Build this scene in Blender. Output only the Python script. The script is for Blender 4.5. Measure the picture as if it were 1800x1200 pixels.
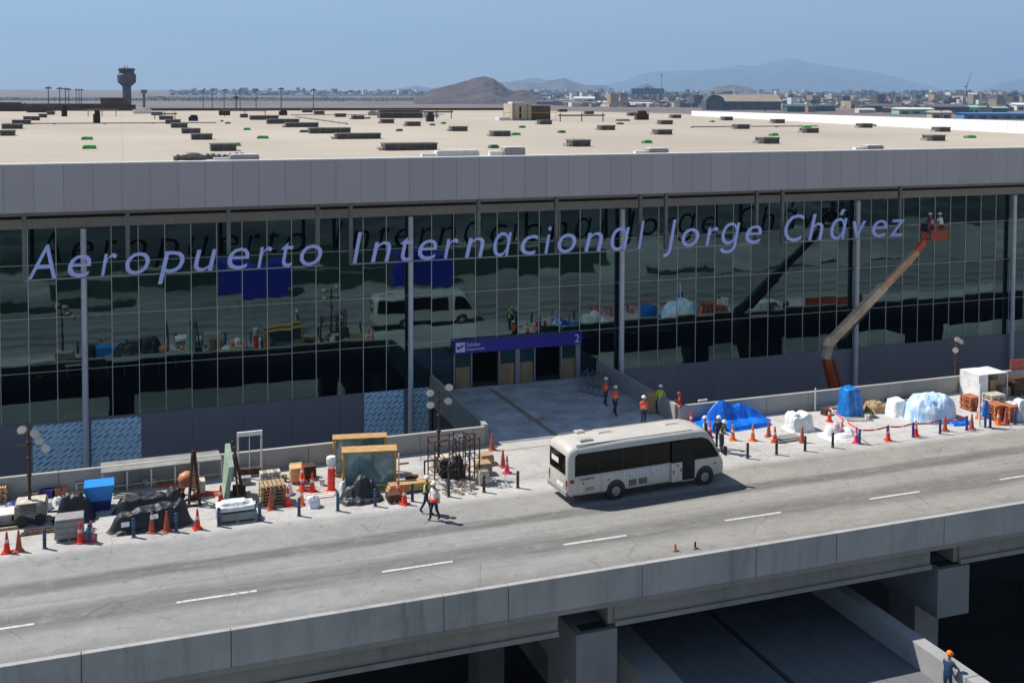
import bpy, bmesh, math, random
from math import sin, cos, pi, radians, sqrt, atan2, exp
from mathutils import Vector, Matrix, noise
for o in list(bpy.data.objects): bpy.data.objects.remove(o)
S = bpy.context.scene; COL = S.collection
# ---------------- camera ----------------
YAW, PIT, ROL, F, CX, CY, CH = 0.34882321, 0.03959286, 0.00350894, 1906.43853, 905.99447, 243.43182, 19.29308
fw = Vector((sin(YAW)*cos(PIT), cos(YAW)*cos(PIT), -sin(PIT)))
rr = Vector((cos(YAW), -sin(YAW), 0)); uu = rr.cross(fw)
r2 = cos(ROL)*rr+sin(ROL)*uu; u2 = -sin(ROL)*rr+cos(ROL)*uu
cd = bpy.data.cameras.new('camera'); cam = bpy.data.objects.new('camera', cd); COL.objects.link(cam)
M = Matrix((r2, u2, -fw)).transposed().to_4x4(); M.translation = (0, 0, CH); cam.matrix_world = M
cd.sensor_width = 36; cd.lens = F/1800*36; cd.shift_x = (900-CX)/1800; cd.shift_y = (CY-600)/1800
cd.clip_start = 0.5; cd.clip_end = 80000
S.camera = cam
# ---------------- sky and sun ----------------
SUN = Vector((-0.585, 0.50, 1.0)).normalized()      # towards the sun
EL = math.asin(SUN.z); AZ = atan2(SUN.x, SUN.y)
W = bpy.data.worlds.new('World'); S.world = W; W.use_nodes = True
nt = W.node_tree; bg = nt.nodes['Background']
sky = nt.nodes.new('ShaderNodeTexSky'); sky.sky_type = 'NISHITA'; sky.sun_disc = False
sky.sun_elevation = EL; sky.sun_rotation = AZ; sky.altitude = 0; sky.air_density = 1.0; sky.dust_density = 0.0; sky.ozone_density = 1.6
wtc = nt.nodes.new('ShaderNodeTexCoord'); wmp = nt.nodes.new('ShaderNodeMapping'); wmp.inputs['Scale'].default_value = (1.2, 1.2, 7); nt.links.new(wtc.outputs['Generated'], wmp.inputs[0])
wnz = nt.nodes.new('ShaderNodeTexNoise'); wnz.inputs['Scale'].default_value = 2.2; wnz.inputs['Detail'].default_value = 7; wnz.inputs['Roughness'].default_value = .6; nt.links.new(wmp.outputs[0], wnz.inputs['Vector'])
wmr = nt.nodes.new('ShaderNodeMapRange'); wmr.inputs[1].default_value = .42; wmr.inputs[2].default_value = .75; wmr.inputs[3].default_value = 0; wmr.inputs[4].default_value = .30; nt.links.new(wnz.outputs[0], wmr.inputs[0])
wmx = nt.nodes.new('ShaderNodeMix'); wmx.data_type = 'RGBA'; nt.links.new(wmr.outputs[0], wmx.inputs[0]); nt.links.new(sky.outputs[0], wmx.inputs[6]); wmx.inputs[7].default_value = (5.4, 6.0, 6.9, 1)
nt.links.new(wmx.outputs[2], bg.inputs[0]); bg.inputs[1].default_value = 0.057
sl = bpy.data.lights.new('sun', 'SUN'); sl.energy = 4.2; sl.angle = radians(0.5); sl.color = (1, .95, .87)
so = bpy.data.objects.new('sun', sl); COL.objects.link(so); so.rotation_euler = SUN.to_track_quat('Z', 'Y').to_euler()
S.view_settings.view_transform = 'Standard'; S.view_settings.look = 'None'; S.view_settings.exposure = 0.82; S.view_settings.gamma = 1
S.render.engine = 'CYCLES'
S.cycles.max_bounces = 6; S.cycles.volume_bounces = 0; S.cycles.glossy_bounces = 3
rnd = random.Random(7)

def G(px, py, Z=0.0, Y=None):        # where the sight line of a photo pixel meets a level or an upright plane
    d = fw + r2*((px-CX)/F) - u2*((py-CY)/F)
    t = (Z-CH)/d.z if Y is None else Y/d.y
    return Vector((0, 0, CH)) + d*t
def HZ(px, py, Y): return G(px, py, Y=Y).z
# ---------------- materials ----------------
def mat(name, col, rough=.6, metal=0., var=.12, scale=3., bump=0., bscale=None, col2=None, spec=.5, stretch=None, detail=6, fac=(.35,.65)):
    m = bpy.data.materials.new(name); m.use_nodes = True; n = m.node_tree; L = n.links
    b = n.nodes['Principled BSDF']; b.inputs['Roughness'].default_value = rough; b.inputs['Metallic'].default_value = metal
    b.inputs['Specular IOR Level'].default_value = spec
    tc = n.nodes.new('ShaderNodeTexCoord'); vec = tc.outputs['Object']
    if stretch:
        mp = n.nodes.new('ShaderNodeMapping'); mp.inputs['Scale'].default_value = stretch; L.new(vec, mp.inputs[0]); vec = mp.outputs[0]
    nz = n.nodes.new('ShaderNodeTexNoise'); nz.inputs['Scale'].default_value = scale; nz.inputs['Detail'].default_value = detail; nz.inputs['Roughness'].default_value = .65
    L.new(vec, nz.inputs['Vector'])
    r = n.nodes.new('ShaderNodeValToRGB'); L.new(nz.outputs[0], r.inputs[0])
    c2 = col2 or tuple(max(0, c*(1-var*1.6)) for c in col); c1 = col if col2 else tuple(min(1, c*(1+var)) for c in col)
    r.color_ramp.elements[0].position = fac[0]; r.color_ramp.elements[0].color = (*c2, 1)
    r.color_ramp.elements[1].position = fac[1]; r.color_ramp.elements[1].color = (*c1, 1)
    L.new(r.outputs[0], b.inputs['Base Color'])
    if bump:
        n2 = n.nodes.new('ShaderNodeTexNoise'); n2.inputs['Scale'].default_value = bscale or scale*3; n2.inputs['Detail'].default_value = 5; L.new(vec, n2.inputs['Vector'])
        bp = n.nodes.new('ShaderNodeBump'); bp.inputs['Strength'].default_value = bump; bp.inputs['Distance'].default_value = .1
        L.new(n2.outputs[0], bp.inputs['Height']); L.new(bp.outputs[0], b.inputs['Normal'])
    return m
def N(n, t, **kw):
    x = n.nodes.new(t)
    for k, v in kw.items(): setattr(x, k, v)
    return x
def math_(n, op, a, b=None, c=None):
    x = N(n, 'ShaderNodeMath', operation=op)
    for i, v in enumerate((a, b, c)):
        if v is None: continue
        if hasattr(v, 'links') or hasattr(v, 'is_linked'): n.links.new(v, x.inputs[i])
        else: x.inputs[i].default_value = v
    return x.outputs[0]
def mixc(n, f, a, b, bt='MIX'):
    x = N(n, 'ShaderNodeMix', data_type='RGBA', blend_type=bt)
    for i, v in ((0, f), (6, a), (7, b)):
        if hasattr(v, 'is_linked'): n.links.new(v, x.inputs[i])
        else: x.inputs[i].default_value = v if i == 0 else (*v, 1)
    return x.outputs[2]
def noi(n, vec, sc, det=5, ro=.6, mp=None):
    if mp:
        m_ = N(n, 'ShaderNodeMapping'); m_.inputs['Scale'].default_value = mp; n.links.new(vec, m_.inputs[0]); vec = m_.outputs[0]
    x = N(n, 'ShaderNodeTexNoise'); x.inputs['Scale'].default_value = sc; x.inputs['Detail'].default_value = det; x.inputs['Roughness'].default_value = ro
    n.links.new(vec, x.inputs['Vector']); return x.outputs[0]
def rmp(n, v, a, b, lo=0., hi=1.):
    x = N(n, 'ShaderNodeMapRange'); n.links.new(v, x.inputs[0])
    for i, q in enumerate((a, b, lo, hi)): x.inputs[i+1].default_value = q
    return x.outputs[0]

def road_mat():                      # concrete apron and carriageway, with worn wheel bands that run along X
    m = bpy.data.materials.new('apron_concrete'); m.use_nodes = True; n = m.node_tree; L = n.links
    b = n.nodes['Principled BSDF']; b.inputs['Roughness'].default_value = .85; b.inputs['Specular IOR Level'].default_value = .25
    tc = N(n, 'ShaderNodeTexCoord'); sep = N(n, 'ShaderNodeSeparateXYZ'); L.new(tc.outputs['Object'], sep.inputs[0])
    wob = rmp(n, noi(n, tc.outputs['Object'], .35, 5, .6, (.35, 1, 1)), .3, .7, -.22, .22)
    y = math_(n, 'ADD', sep.outputs[1], wob)
    def band(c, w, soft):
        d = math_(n, 'ABSOLUTE', math_(n, 'SUBTRACT', y, c)); return rmp(n, d, w, w+soft, 1, 0)
    bands = math_(n, 'MAXIMUM', band(45.65, .3, .35), math_(n, 'MULTIPLY', band(42.7, .45, .8), .9))
    bands = math_(n, 'MAXIMUM', bands, math_(n, 'MULTIPLY', band(39.2, .5, 1.0), .55))
    grain = noi(n, tc.outputs['Object'], 1.4, 8, .7, (.35, 1, 1)); big = noi(n, tc.outputs['Object'], .22, 4, .6, (.5, 1, 1)); brk = noi(n, tc.outputs['Object'], 2.6, 8, .8, (.12, 1, 1)); fine = noi(n, tc.outputs['Object'], 7, 6, .75)
    walk = rmp(n, y, 48.2, 49.0)
    base = mixc(n, walk, (.27, .257, .232), (.47, .455, .435))
    left = rmp(n, sep.outputs[0], 5, 30); base = mixc(n, math_(n, 'MULTIPLY', math_(n, 'SUBTRACT', 1.0, left), math_(n, 'SUBTRACT', .75, math_(n, 'MULTIPLY', walk, .55))), base, (.24, .25, .26))
    base = mixc(n, math_(n, 'MULTIPLY', bands, math_(n, 'MULTIPLY', rmp(n, grain, .25, .6, .6, .95), rmp(n, brk, .35, .6, .45, 1.0))), base, (.075, .074, .073))
    base = mixc(n, rmp(n, brk, .55, .72, 0, .28), base, (.13, .125, .12)); base = mixc(n, rmp(n, brk, .28, .42, .22, 0), base, (.42, .40, .37))
    base = mixc(n, rmp(n, big, .45, .72, 0, .45), base, (.14, .133, .125))
    base = mixc(n, rmp(n, grain, .5, .75, 0, .22), base, (.40, .385, .35))
    base = mixc(n, rmp(n, fine, .52, .74, 0, .5), base, (.10, .095, .09))
    blot = noi(n, tc.outputs['Object'], 1.3, 12, .78); base = mixc(n, rmp(n, blot, .50, .66, 0, .38), base, (.15, .143, .132)); base = mixc(n, rmp(n, blot, .32, .46, .30, 0), base, (.42, .405, .375))
    dw = N(n, 'ShaderNodeMix', data_type='VECTOR'); dw.inputs[0].default_value = .12; L.new(tc.outputs['Object'], dw.inputs[4]); nzc = N(n, 'ShaderNodeTexNoise'); nzc.inputs['Scale'].default_value = 1.2; nzc.inputs['Detail'].default_value = 6; L.new(tc.outputs['Object'], nzc.inputs['Vector']); L.new(nzc.outputs['Color'], dw.inputs[5])
    vo = N(n, 'ShaderNodeTexVoronoi', feature='DISTANCE_TO_EDGE'); vo.inputs['Scale'].default_value = .42; L.new(dw.outputs[1], vo.inputs['Vector'])
    base = mixc(n, math_(n, 'MULTIPLY', math_(n, 'LESS_THAN', vo.outputs['Distance'], .006), rmp(n, big, .45, .6, 0, .55)), base, (.07, .068, .065))
    v2 = N(n, 'ShaderNodeTexVoronoi'); v2.inputs['Scale'].default_value = .9; L.new(tc.outputs['Object'], v2.inputs['Vector']); base = mixc(n, rmp(n, v2.outputs['Distance'], .05, .14, .45, 0), base, (.09, .085, .08))
    st = noi(n, tc.outputs['Object'], .8, 3, .5); base = mixc(n, rmp(n, st, .66, .74, 0, .35), base, (.13, .125, .12))
    # slab joints
    for ax, per in ((1, 6.3),):
        fr = math_(n, 'FRACT', math_(n, 'DIVIDE', sep.outputs[ax], per)); jj = math_(n, 'LESS_THAN', fr, .012)
        base = mixc(n, math_(n, 'MULTIPLY', jj, .35), base, (.1, .1, .1))
    L.new(base, b.inputs['Base Color'])
    bp = N(n, 'ShaderNodeBump'); bp.inputs['Strength'].default_value = .25; bp.inputs['Distance'].default_value = .03; L.new(fine, bp.inputs['Height']); L.new(bp.outputs[0], b.inputs['Normal'])
    return m
def roof_mat():
    m = bpy.data.materials.new('roof_membrane'); m.use_nodes = True; n = m.node_tree; L = n.links
    b = n.nodes['Principled BSDF']; b.inputs['Roughness'].default_value = .85; b.inputs['Specular IOR Level'].default_value = .2
    tc = N(n, 'ShaderNodeTexCoord'); v = tc.outputs['Object']; sep = N(n, 'ShaderNodeSeparateXYZ'); L.new(v, sep.inputs[0])
    base = mixc(n, rmp(n, noi(n, v, .05, 6, .65, (1, .5, 1)), .35, .65), (.40, .35, .29), (.34, .295, .245))
    base = mixc(n, rmp(n, noi(n, v, .35, 7, .75, (.3, 1, 1)), .52, .72, 0, .5), base, (.26, .225, .19))
    base = mixc(n, rmp(n, noi(n, v, .022, 3, .5), .55, .68, 0, .5), base, (.43, .385, .325))
    for ax, per, w_, st in ((0, 2.0, .02, .22), (1, 24.0, .008, .25), (0, 30.0, .006, .2)):
        j_ = math_(n, 'LESS_THAN', math_(n, 'FRACT', math_(n, 'DIVIDE', sep.outputs[ax], per)), w_); base = mixc(n, math_(n, 'MULTIPLY', j_, st), base, (.24, .21, .18))
    L.new(base, b.inputs['Base Color']); return m
def panel_mat(name, col, per, amp, rough=.45):
    m = bpy.data.materials.new(name); m.use_nodes = True; n = m.node_tree; L = n.links
    b = n.nodes['Principled BSDF']; b.inputs['Roughness'].default_value = rough
    tc = N(n, 'ShaderNodeTexCoord'); v = tc.outputs['Object']; sep = N(n, 'ShaderNodeSeparateXYZ'); L.new(v, sep.inputs[0])
    wn = N(n, 'ShaderNodeTexWhiteNoise', noise_dimensions='1D'); L.new(math_(n, 'FLOOR', math_(n, 'DIVIDE', math_(n, 'ADD', sep.outputs[0], 60.0+(2.124 if per == 3 else 0)), per)), wn.inputs['W'])
    f = math_(n, 'ADD', math_(n, 'MULTIPLY', wn.outputs['Value'], .6), math_(n, 'MULTIPLY', noi(n, v, 1.0, 5, .65, (1, 1, .15)), .5))
    L.new(mixc(n, f, tuple(c*(1-amp) for c in col), tuple(c*(1+amp) for c in col)), b.inputs['Base Color'])
    bp = N(n, 'ShaderNodeBump'); bp.inputs['Strength'].default_value = .15; bp.inputs['Distance'].default_value = .05; L.new(noi(n, v, .8, 3, .5), bp.inputs['Height']); L.new(bp.outputs[0], b.inputs['Normal'])
    return m
def conc_wall(name, col, dark=.5, streak=.5):
    m = bpy.data.materials.new(name); m.use_nodes = True; n = m.node_tree; L = n.links
    b = n.nodes['Principled BSDF']; b.inputs['Roughness'].default_value = .85; b.inputs['Specular IOR Level'].default_value = .25
    tc = N(n, 'ShaderNodeTexCoord'); v = tc.outputs['Object']
    a = noi(n, v, 1.0, 6, .65); s_ = noi(n, v, 2.2, 4, .6, (1, 1, .12)); f_ = noi(n, v, 9, 4, .7); g = noi(n, v, .16, 2, .5, (1, 1, .2))
    dk = tuple(c*dark for c in col); lt = tuple(min(1, c*1.15) for c in col)
    base = mixc(n, rmp(n, a, .35, .7), col, tuple(c*.78 for c in col))
    base = mixc(n, rmp(n, s_, .5, .78, 0, streak), base, dk)
    base = mixc(n, rmp(n, g, .4, .6, 0, .55), base, lt)
    base = mixc(n, rmp(n, f_, .62, .72, 0, .4), base, dk)
    L.new(base, b.inputs['Base Color'])
    return m
def glass_mat():
    m = bpy.data.materials.new('solar_glass'); m.use_nodes = True; n = m.node_tree; L = n.links
    for x in list(n.nodes): n.nodes.remove(x)
    out = N(n, 'ShaderNodeOutputMaterial'); gl = N(n, 'ShaderNodeBsdfGlossy'); df = N(n, 'ShaderNodeBsdfDiffuse'); mx = N(n, 'ShaderNodeMixShader')
    tc = N(n, 'ShaderNodeTexCoord'); v = tc.outputs['Object']
    gl.inputs['Color'].default_value = (.50, .76, .86, 1); gl.inputs['Roughness'].default_value = .02
    df.inputs['Color'].default_value = (.004, .007, .009, 1)
    wv = noi(n, v, .45, 2, .4, (1, 1, .8)); bp = N(n, 'ShaderNodeBump'); bp.inputs['Strength'].default_value = .035; bp.inputs['Distance'].default_value = .25
    L.new(wv, bp.inputs['Height'])
    # every pane reflects a little differently
    sep = N(n, 'ShaderNodeSeparateXYZ'); L.new(v, sep.inputs[0])
    cmb = N(n, 'ShaderNodeCombineXYZ'); L.new(math_(n, 'FLOOR', math_(n, 'DIVIDE', math_(n, 'SUBTRACT', sep.outputs[0], PX0), 1.5)), cmb.inputs[0])
    L.new(math_(n, 'FLOOR', math_(n, 'DIVIDE', math_(n, 'SUBTRACT', sep.outputs[2], .25), 3.08)), cmb.inputs[2])
    wn = N(n, 'ShaderNodeTexWhiteNoise'); L.new(cmb.outputs[0], wn.inputs['Vector'])
    w2 = N(n, 'ShaderNodeTexWhiteNoise'); L.new(cmb.outputs[0], w2.inputs['Vector'])
    sb = N(n, 'ShaderNodeVectorMath', operation='SUBTRACT'); L.new(w2.outputs['Color'], sb.inputs[0]); sb.inputs[1].default_value = (.5, .5, .5)
    sc_ = N(n, 'ShaderNodeVectorMath', operation='SCALE'); L.new(sb.outputs[0], sc_.inputs[0]); sc_.inputs['Scale'].default_value = .009
    ad = N(n, 'ShaderNodeVectorMath', operation='ADD'); L.new(sc_.outputs[0], ad.inputs[0]); L.new(bp.outputs[0], ad.inputs[1])
    nm = N(n, 'ShaderNodeVectorMath', operation='NORMALIZE'); L.new(ad.outputs[0], nm.inputs[0]); L.new(nm.outputs[0], gl.inputs['Normal'])
    f = rmp(n, wn.outputs['Value'], 0, 1, .125, .185)
    L.new(f, mx.inputs[0]); L.new(df.outputs[0], mx.inputs[1]); L.new(gl.outputs[0], mx.inputs[2]); L.new(mx.outputs[0], out.inputs[0])
    return m
def film_mat():                       # protective blue film printed with slanted rows of dashes
    m = bpy.data.materials.new('blue_film'); m.use_nodes = True; n = m.node_tree; L = n.links
    b = n.nodes['Principled BSDF']; b.inputs['Roughness'].default_value = .45
    tc = N(n, 'ShaderNodeTexCoord'); sep = N(n, 'ShaderNodeSeparateXYZ'); L.new(tc.outputs['Object'], sep.inputs[0])
    a = radians(33)
    u_ = math_(n, 'ADD', math_(n, 'MULTIPLY', sep.outputs[0], cos(a)), math_(n, 'MULTIPLY', sep.outputs[2], sin(a)))
    w_ = math_(n, 'SUBTRACT', math_(n, 'MULTIPLY', sep.outputs[2], cos(a)), math_(n, 'MULTIPLY', sep.outputs[0], sin(a)))
    row = math_(n, 'DIVIDE', w_, .23); rf = math_(n, 'FLOOR', row); par = math_(n, 'FRACT', math_(n, 'MULTIPLY', rf, .5))
    uf = math_(n, 'FRACT', math_(n, 'ADD', math_(n, 'DIVIDE', u_, .62), math_(n, 'MULTIPLY', par, .9)))
    on = math_(n, 'MULTIPLY', math_(n, 'LESS_THAN', uf, .64), math_(n, 'LESS_THAN', math_(n, 'FRACT', row), .42))
    chop = math_(n, 'GREATER_THAN', math_(n, 'FRACT', math_(n, 'DIVIDE', u_, .075)), .22)
    on = math_(n, 'MULTIPLY', on, rmp(n, noi(n, tc.outputs['Object'], 1.8, 4, .7), .35, .6, .35, 1.0)); on = math_(n, 'MULTIPLY', on, math_(n, 'ADD', math_(n, 'MULTIPLY', chop, .5), .5))
    base = mixc(n, noi(n, tc.outputs['Object'], 1.2, 3), (.50, .76, .94), (.66, .86, .98))
    L.new(mixc(n, on, base, (.05, .13, .30)), b.inputs['Base Color'])
    return m
def city_mat(name):
    m = bpy.data.materials.new(name); m.use_nodes = True; n = m.node_tree; L = n.links
    b = n.nodes['Principled BSDF']; b.inputs['Roughness'].default_value = .9
    oi = N(n, 'ShaderNodeObjectInfo'); r = N(n, 'ShaderNodeValToRGB'); L.new(oi.outputs['Random'], r.inputs[0])
    cols = [(0, (.14, .08, .06)), (.2, (.22, .16, .12)), (.4, (.26, .22, .19)), (.55, (.08, .11, .14)), (.62, (.38, .34, .3)), (.74, (.16, .09, .065)), (.86, (.10, .11, .12)), (.95, (.5, .48, .45))]
    r.color_ramp.interpolation = 'CONSTANT'
    while len(r.color_ramp.elements) < len(cols): r.color_ramp.elements.new(.5)
    for e, (p_, c) in zip(r.color_ramp.elements, cols): e.position = p_; e.color = (*c, 1)
    L.new(r.outputs[0], b.inputs['Base Color']); return m
PX0 = -2.124+0.0
MT = {}
def setup():
    a = MT
    a['road'] = road_mat(); a['glass'] = glass_mat(); a['film'] = film_mat()
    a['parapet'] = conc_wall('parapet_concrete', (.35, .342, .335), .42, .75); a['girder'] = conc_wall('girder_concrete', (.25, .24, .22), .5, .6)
    a['pier'] = conc_wall('pier_concrete', (.20, .20, .205), .5, .35); a['lowconc'] = conc_wall('ramp_concrete', (.13, .135, .145), .6, .3); a['deck_shade'] = mat('deck_shade_black', (.03, .03, .03), .95, 0, .2, .5); a['lowwall'] = conc_wall('low_wall_concrete', (.30, .30, .30), .6, .3)
    a['grey_wall'] = conc_wall('kerb_wall_concrete', (.34, .33, .31), .65, .3)
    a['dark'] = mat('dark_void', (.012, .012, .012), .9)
    a['fascia'] = panel_mat('fascia_panel', (.39, .365, .385), 1.5, .09); a['fascia_d'] = mat('joint_seam', (.07, .07, .08), .7)
    a['spandrel'] = panel_mat('spandrel_panel', (.20, .195, .235), 3, .12, .4)
    a['head'] = mat('head_panel', (.29, .265, .255), .5, .1, .05, .5)
    a['mull'] = mat('mullion_alu', (.58, .57, .53), .4, .2, .05, 1); a['column'] = mat('column_paint', (.62, .62, .68), .4, .1, .05, 1)
    a['post'] = mat('sign_post_grey', (.16, .16, .165), .5, .2)
    a['letter'] = mat('letter_blue', (.48, .55, 1.0), .35, 0, .04, 1); a['letter_b'] = mat('letter_return', (.03, .03, .05), .6)
    a['roof'] = roof_mat()
    a['white'] = mat('white_paint', (.72, .72, .70), .45, 0, .05, 2); a['offwhite'] = mat('cream_paint', (.50, .48, .435), .35, 0, .04, 1.5)
    a['roofwhite'] = mat('bright_white_sheet', (.80, .80, .78), .5, 0, .03, 1)
    a['black'] = mat('black_rubber', (.015, .015, .016), .7, 0, .2, 5); a['blk'] = mat('black_paint', (.02, .02, .022), .35, 0, .2, 3)
    a['busglass'] = mat('tinted_glass', (.004, .004, .005), .08, 0, .1, 1, spec=.25)
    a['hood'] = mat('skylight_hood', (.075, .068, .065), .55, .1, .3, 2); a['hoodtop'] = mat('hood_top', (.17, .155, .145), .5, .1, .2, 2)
    a['green'] = mat('green_wrap', (.02, .36, .05), .5, 0, .3, 3); a['greend'] = mat('dull_green_wrap', (.03, .16, .05), .6, 0, .3, 3)
    a['signblue'] = mat('sign_blue', (.018, .012, .28), .4, 0, .05, 1); a['signwhite'] = mat('sign_white', (.62, .66, .85), .5)
    a['ply'] = mat('protective_board', (.26, .17, .09), .7, 0, .15, 3, stretch=(1, 1, .2)); a['alu'] = mat('frame_alu', (.27, .27, .31), .4, .4, .05, 2)
    a['teal'] = mat('dark_teal_glass', (.01, .05, .055), .1); a['red'] = mat('cone_red', (.72, .035, .012), .5, 0, .12, 4)
    a['orange'] = mat('cone_orange', (.80, .16, .025), .5, 0, .12, 4); a['faded'] = mat('cone_faded', (.42, .09, .05), .6, 0, .2, 4); a['pink'] = mat('cone_pink', (.75, .05, .12), .5, 0, .1, 4)
    a['refl'] = mat('reflective_band', (.75, .62, .6), .4); a['bollblue'] = mat('bollard_blue', (.012, .045, .10), .45, 0, .15, 5); a['bluer'] = mat('bollard_wrap_blue', (.012, .035, .22), .45, 0, .15, 5)
    a['tarpblue'] = mat('blue_tarpaulin', (.008, .15, .68), .32, 0, .3, 1.2, .5, 4, detail=4); a['tarpblack'] = mat('black_tarpaulin', (.02, .02, .028), .5, 0, .35, 2, .5, 5)
    a['wrapblue'] = mat('blue_shrink_wrap', (.01, .17, .55), .35, 0, .3, 2.5, .5, 6); a['tarpwhite'] = mat('white_sheet', (.72, .73, .74), .5, 0, .12, 2, .4, 6)
    a['iceblue'] = mat('ice_blue_sheet', (.75, .80, .86), .45, 0, .1, .8, .5, 5, col2=(.36, .56, .80), fac=(.42, .6))
    a['bag'] = mat('woven_bag', (.62, .63, .64), .7, 0, .15, 3, .5, 9); a['wood'] = mat('raw_timber', (.56, .37, .19), .7, 0, .2, 3, stretch=(1, 4, 4)); a['goldwood'] = mat('yellow_timber', (.55, .31, .09), .6, 0, .2, 3, stretch=(1, 4, 4))
    a['tan'] = mat('cardboard', (.36, .25, .14), .8, 0, .15, 4); a['paleboard'] = mat('pale_board', (.50, .45, .37), .8, 0, .2, 4); a['rust'] = mat('rusty_steel', (.085, .045, .03), .8, .2, .4, 6)
    a['gen'] = mat('generator_beige', (.22, .20, .175), .5, 0, .12, 2); a['gengrey'] = mat('plastic_grey', (.26, .25, .255), .6, 0, .12, 3); a['pale'] = mat('galvanised', (.38, .38, .37), .45, .5, .15, 4)
    a['skipblue'] = mat('skip_light_blue', (.02, .24, .68), .45, 0, .1, 2); a['skipdark'] = mat('skip_dark_blue', (.008, .02, .16), .5)
    a['mixer'] = mat('mixer_orange', (.50, .17, .08), .5, 0, .2, 3); a['seagreen'] = mat('coated_board_green', (.30, .42, .32), .5, 0, .15, 1.5); a['boom'] = mat('boom_cream', (.62, .46, .31), .5, 0, .2, 2); a['boomdark'] = mat('boom_shaft', (.60, .33, .18), .5, 0, .25, 2); a['boomred'] = mat('boom_orange', (.55, .075, .02), .45, 0, .15, 2)
    a['lamp'] = mat('lamp_housing', (.55, .47, .34), .4, 0, .2, 4); a['lamplens'] = mat('lamp_lens', (.62, .56, .44), .2)
    a['skin'] = mat('skin', (.30, .16, .10), .6); a['hivis_o'] = mat('vest_orange', (.85, .09, .02), .6); a['hivis_y'] = mat('vest_yellow', (.45, .62, .03), .6); a['vred'] = mat('shirt_red', (.30, .015, .02), .7)
    a['navy'] = mat('navy_cloth', (.02, .028, .055), .8); a['jean'] = mat('light_denim', (.20, .30, .40), .8); a['shirtwhite'] = mat('white_shirt', (.68, .66, .65), .7); a['boots'] = mat('boots', (.02, .017, .015), .7); a['helmet'] = mat('helmet_white', (.80, .80, .78), .3); a['helmeto'] = mat('helmet_orange', (.85, .22, .02), .3)
    a['helmetr'] = mat('hood_red', (.35, .02, .03), .6); a['steel'] = mat('barrier_steel', (.22, .23, .24), .4, .6); a['glassy'] = mat('crated_glass', (.26, .38, .40), .08, 0, .2, .8, spec=1.0, col2=(.06, .12, .11))
    a['line'] = mat('road_paint', (.55, .55, .53), .6, 0, .1, 5, detail=9, col2=(.26, .25, .24), fac=(.36, .5)); a['seam'] = mat('joint_tan', (.30, .24, .17), .8, 0, .2, 2); a['ramp'] = mat('bridge_floor', (.47, .48, .49), .8, 0, .22, .6, .1, 6)
    a['ground'] = mat('dry_ground', (.14, .105, .09), .95, 0, .25, .004, detail=9); a['site'] = mat('site_ground', (.36, .35, .31), .9, 0, .1, .05, detail=10, col2=(.12, .125, .11), stretch=(.35, 1, 1))
    a['added_dark_ground'] = mat('added_dark_tone', (.12, .13, .11), .95, 0, .1, .03, detail=8, col2=(.018, .024, .022), fac=(.45, .72)); a['basket'] = mat('basket_orange', (.34, .05, .018), .5, 0, .2, 2); a['hill_b'] = mat('bare_brown_rock', (.055, .036, .034), .95, 0, .3, .004, detail=9, bump=1.0, bscale=.01); a['hill_g'] = mat('far_rock', (.09, .08, .08), .95, 0, .3, .002, detail=6)
    a['city'] = city_mat('city_walls'); a['tower'] = mat('tower_concrete', (.085, .08, .10), .7, 0, .1, .1); a['tower_glass'] = mat('tower_windows', (.02, .025, .04), .2)
    a['leaf'] = mat('leaf_dark', (.045, .06, .03), .8, 0, .4, .1); a['trunk'] = mat('bark', (.08, .06, .045), .9)
    a['brown'] = mat('brown_cladding', (.085, .055, .045), .7, 0, .2, .3); a['stucco'] = mat('stucco', (.40, .35, .28), .8, 0, .1, .5); a['yellow'] = mat('yellow_rail', (.55, .45, .05), .5)
    a['hangarroof'] = mat('hangar_roof', (.26, .21, .16), .7, 0, .1, .05); a['hangarwall'] = mat('hangar_wall', (.05, .05, .065), .8, 0, .2, .05)
    a['mint'] = mat('mint_cladding', (.22, .48, .34), .6, 0, .1, .05); a['dgreen'] = mat('bottle_green', (.03, .11, .085), .7); a['skyblue'] = mat('blue_sheet_roof', (.08, .22, .48), .6); a['dkglass'] = mat('blue_tower_glass', (.03, .05, .10), .3, 0, .2, .08)
    a['containerblue'] = mat('container_blue', (.006, .02, .33), .5, 0, .1, .5); a['tape'] = mat('warning_tape', (.75, .03, .03), .5); a['greenfence'] = mat('dark_green_mesh', (.02, .05, .03), .9, 0, .2, .4)
    a['lgrey'] = mat('light_panel_grey', (.24, .24, .235), .6, 0, .15, 1.5); a['whitecloth'] = mat('site_white', (.6, .6, .58), .7)
setup()
for n_ in MT['hill_b'].node_tree.nodes:
    if n_.type == 'BUMP': n_.inputs['Distance'].default_value = 60
for k_ in ('tarpblue', 'wrapblue', 'tarpwhite', 'iceblue', 'tarpblack', 'bag'):
    for n_ in MT[k_].node_tree.nodes:
        if n_.type == 'BUMP': n_.inputs['Distance'].default_value = .07
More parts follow.
